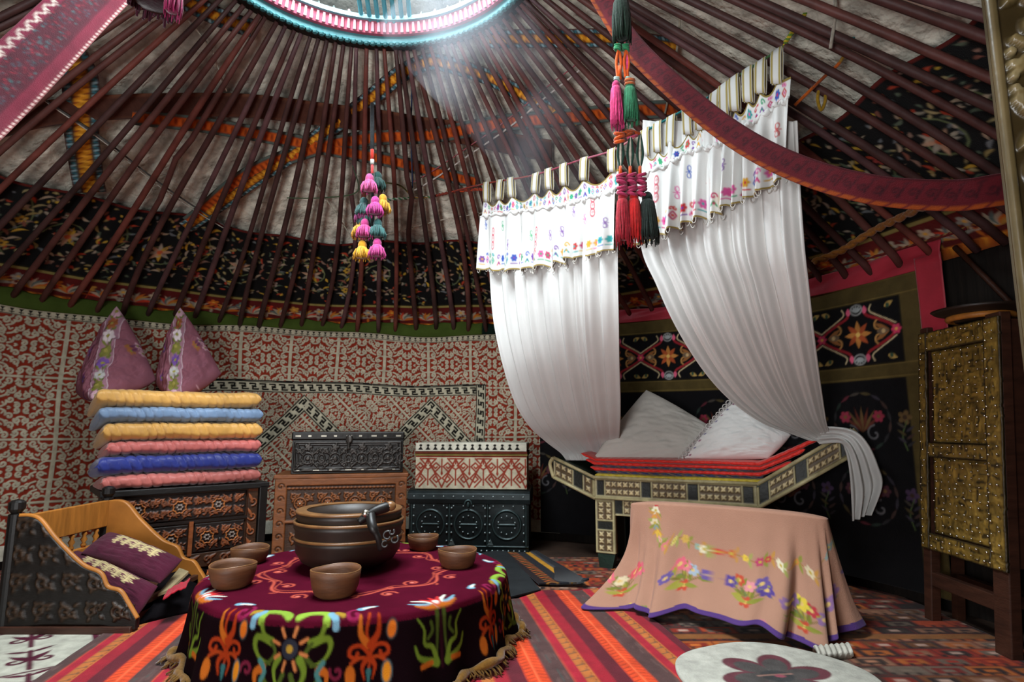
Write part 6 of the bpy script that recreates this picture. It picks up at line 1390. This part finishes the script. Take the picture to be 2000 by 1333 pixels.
for i, x in enumerate((1212, 1231, 1250)):
    mb = MB()
    for q in (-1, 0, 1): mb.tube(smoothpath([G(x, 262), G(x+q*5, 292), G(x+q*5, 308), G(x, 330), G(x+1, 340)], 14), .0055, hx('#1f3a30' if q else '#b0aa9c'), n=6)
    mb.tube([G(x, 325), G(x, 345)], .007, hx('#b0481c')); mb.build('cord', YARN, tc, smooth=True)
    knots(tc, G(x+2, 342), .017, '#8c2a48', 3); knots(tc, G(x+3, 366), .017, '#8c2a48', 3)
tassel(tc, G(1216, 378), .215, .032, '#8c1c28', 5, 54); tassel(tc, G(1238, 378), .205, .030, '#a81c1c', 6, 54); tassel(tc, G(1264, 378), .205, .036, '#16201c', 7, 60, bottom_spread=1.1)
# pompom strand in front of the roof poles
yp = 3.62; mk = lambda px, py: aty(px, py, yp)
ps = thing('pompom_strand', tuple(mk(728, 505)), 'strand of pink, teal and yellow wool pompoms hanging before the roof poles', 'pompom strand')
MB().tube([mk(727, 150), mk(727, 230), mk(727, 292)], .014, hx('#34383a')).build('cord', YARN, ps, smooth=True)
MB().tube([mk(727, 290), mk(727, 312)], .012, hx('#b0342a')).tube([mk(727, 312), mk(727, 322)], .013, hx('#b0aca4')).tube([mk(727, 322), mk(727, 345)], .010, hx('#a83a3a')).build('cord', YARN, ps, smooth=True)
MB().tube([mk(728, 340), mk(728, 480)], .012, hx('#1c2020')).build('cord', YARN, ps, smooth=True)
def pompom(px, py, dz, col, seed, L=.12, R=.046): p = aty(px, py, yp+dz); return tassel(ps, p, L, R, col, seed, 40, name='pompom', bottom_spread=1.15)
for k, (x, y, d, c_) in enumerate(((738, 338, .05, '#24403c'), (722, 342, -.04, '#b04a78'), (748, 382, .02, '#b8842a'), (711, 388, .03, '#3c5a58'), (709, 400, .05, '#8a3a6a'), (733, 386, -.05, '#a03474'), (714, 408, .05, '#24403c'), (704, 430, .04, '#b8842a'), (713, 430, -.03, '#a83a70'), (738, 430, -.03, '#2e5250'), (708, 472, -.03, '#c08a24'), (737, 468, -.04, '#a83a74'), (724, 470, .05, '#1c2424'))):
    pompom(x, y, d, c_, 20+k)
# dark purple tassel, upper left
pt_ = thing('purple_tassel', tuple(V(312, 44, 2.3)), 'big dark purple tassel hanging at the upper left between the sagging band and the ring', 'tassel')
tassel(pt_, V(312, -95, 2.3), .25, .085, '#32101c', 41, 80, name='wool_skirt', bottom_spread=1.0); tassel(pt_, V(345, -60, 2.24), .20, .030, '#7a1c44', 42, 30, name='wool_strand')
# sagging woven bands close to the viewer
def freeband(pts, wid, cvs, label, side, n=200, tw=0):
    C = smoothpath(pts, n); T_ = np.gradient(C, axis=0); T_ /= np.linalg.norm(T_, axis=1)[:, None]; Bv = np.cross(T_, nrm(side)); Bv /= np.linalg.norm(Bv, axis=1)[:, None]
    L_ = np.concatenate([[0], np.cumsum(np.linalg.norm(np.diff(C, axis=0), axis=1))]); v = np.linspace(-.5, .5, 26)
    n2 = int(L_[-1]/.006); Li = np.linspace(0, L_[-1], n2); Ci = np.stack([np.interp(Li, L_, C[:, q]) for q in range(3)], -1); Bi = np.stack([np.interp(Li, L_, Bv[:, q]) for q in range(3)], -1)
    P = Ci[None]+v[:, None, None]*wid*Bi[None]; X_, Y_ = np.meshgrid(np.mod(Li, cvs.w-.001), (v+.5)*cvs.h)
    return tag(grid('sagging_band', P, CLOTH, None, cvs.sample(X_, Y_), solid=.006), label, 'woven band')
c = Cv(.6, .10, .0035, hx('#4a1219')); c.rect(0, 0, .6, .016, hx('#7c3814')); c.rect(0, .094, .6, .1, hx('#2a0c10'))
for k in range(12):
    x = k*.05; c.line([(x, 0), (x+.02, .016)], .006, hx('#4a1219')); c.spiral(x+.02, .055, .016, k, 1.1, .006, hx('#2c0e14')); c.line([(x+.03, .035), (x+.045, .075)], .006, hx('#2c0e14')); c.leaf(x+.035, .08, .3, .03, .01, hx('#3a1218'))
freeband([V(1120, -90, 2.95), V(1165, -20, 2.82), V(1232, 85, 2.68), V(1330, 182, 2.5), V(1440, 268, 2.32), V(1560, 330, 2.14), V(1700, 370, 1.96), V(1850, 382, 1.82), V(1945, 372, 1.74), V(2100, 345, 1.66)], .095, c, 'dark red woven band sagging in front of the right curtain', ray(1450, 300))
c = Cv(.6, .17, .0035, hx('#521422')); r = np.random.default_rng(3)
c.rect(0, .045, .6, .135, hx('#3c121c'))
for _ in range(240): x, y = r.uniform(0, .6), r.uniform(.05, .13); c.rect(x, y, x+r.uniform(.003, .012), y+r.uniform(.003, .008), hx(['#30323a', '#6a1824', '#1e2228', '#5a1622', '#304a4c'][int(r.integers(5))]))
c.rect(0, 0, .6, .045, hx('#5a1626')); c.rect(0, .0, .6, .006, hx('#8a403c')); c.rect(0, .135, .6, .17, hx('#5c142a'))
for k in range(30): c.ell(k*.02+.01, .006, .005, .0045, hx('#b8a49c'))
P_ = [(x, .150+.007*math.sin(x*2*PI/.06)) for x in np.linspace(0, .6, 90)]; c.line(P_, .004, hx('#b8b0a4'))
for k in range(10): c.ell(k*.06+.03, .146, .008, .008, hx('#b8b0a4'), ring=.003)
freeband([V(330, -150, 2.7), V(178, -2, 2.35), V(0, 176, 1.98), V(-140, 290, 1.75), V(-420, 480, 1.6), V(-900, 700, 1.55)], .185, c, 'broad crimson woven band with white chain edging, close by at the upper left', -ray(90, 90))
# thin smoke drifting below the ring, a scattering volume
hz = MB(); q = [np.array([-.50, 2.70, 3.20]), np.array([-.2, 2.95, 3.0]), np.array([.12, 3.25, 2.72]), np.array([.34, 3.46, 2.40])]
hz.tube(smoothpath(q, 10), np.interp(np.linspace(0, 1, 10), [0, .3, 1], [.30, .36, .30]), n=20)
hm = bpy.data.materials.new('smoke'); hm.use_nodes = True; N = hm.node_tree.nodes; L = hm.node_tree.links; N.remove(N['Principled BSDF'])
vs = N.new('ShaderNodeVolumeScatter'); vs.inputs['Color'].default_value = (.85, .9, 1, 1); vs.inputs['Anisotropy'].default_value = .2
tcn = N.new('ShaderNodeTexCoord'); ns_ = N.new('ShaderNodeTexNoise'); ns_.inputs['Scale'].default_value = 2.4; ns_.inputs['Detail'].default_value = 1; L.new(tcn.outputs['Object'], ns_.inputs[0])
mr_ = N.new('ShaderNodeMapRange'); mr_.inputs[1].default_value = .38; mr_.inputs[2].default_value = .75; mr_.inputs[3].default_value = 0; mr_.inputs[4].default_value = .42; L.new(ns_.outputs[0], mr_.inputs[0]); L.new(mr_.outputs[0], vs.inputs['Density'])
L.new(vs.outputs[0], N['Material Output'].inputs['Volume'])
o = hz.build('smoke', hm, None, smooth=True); tag(o, 'thin drift of smoke lit below the smoke ring above the left curtain', 'smoke', kind='stuff')
SC.cycles.volume_step_rate = 2.0
print('all done')
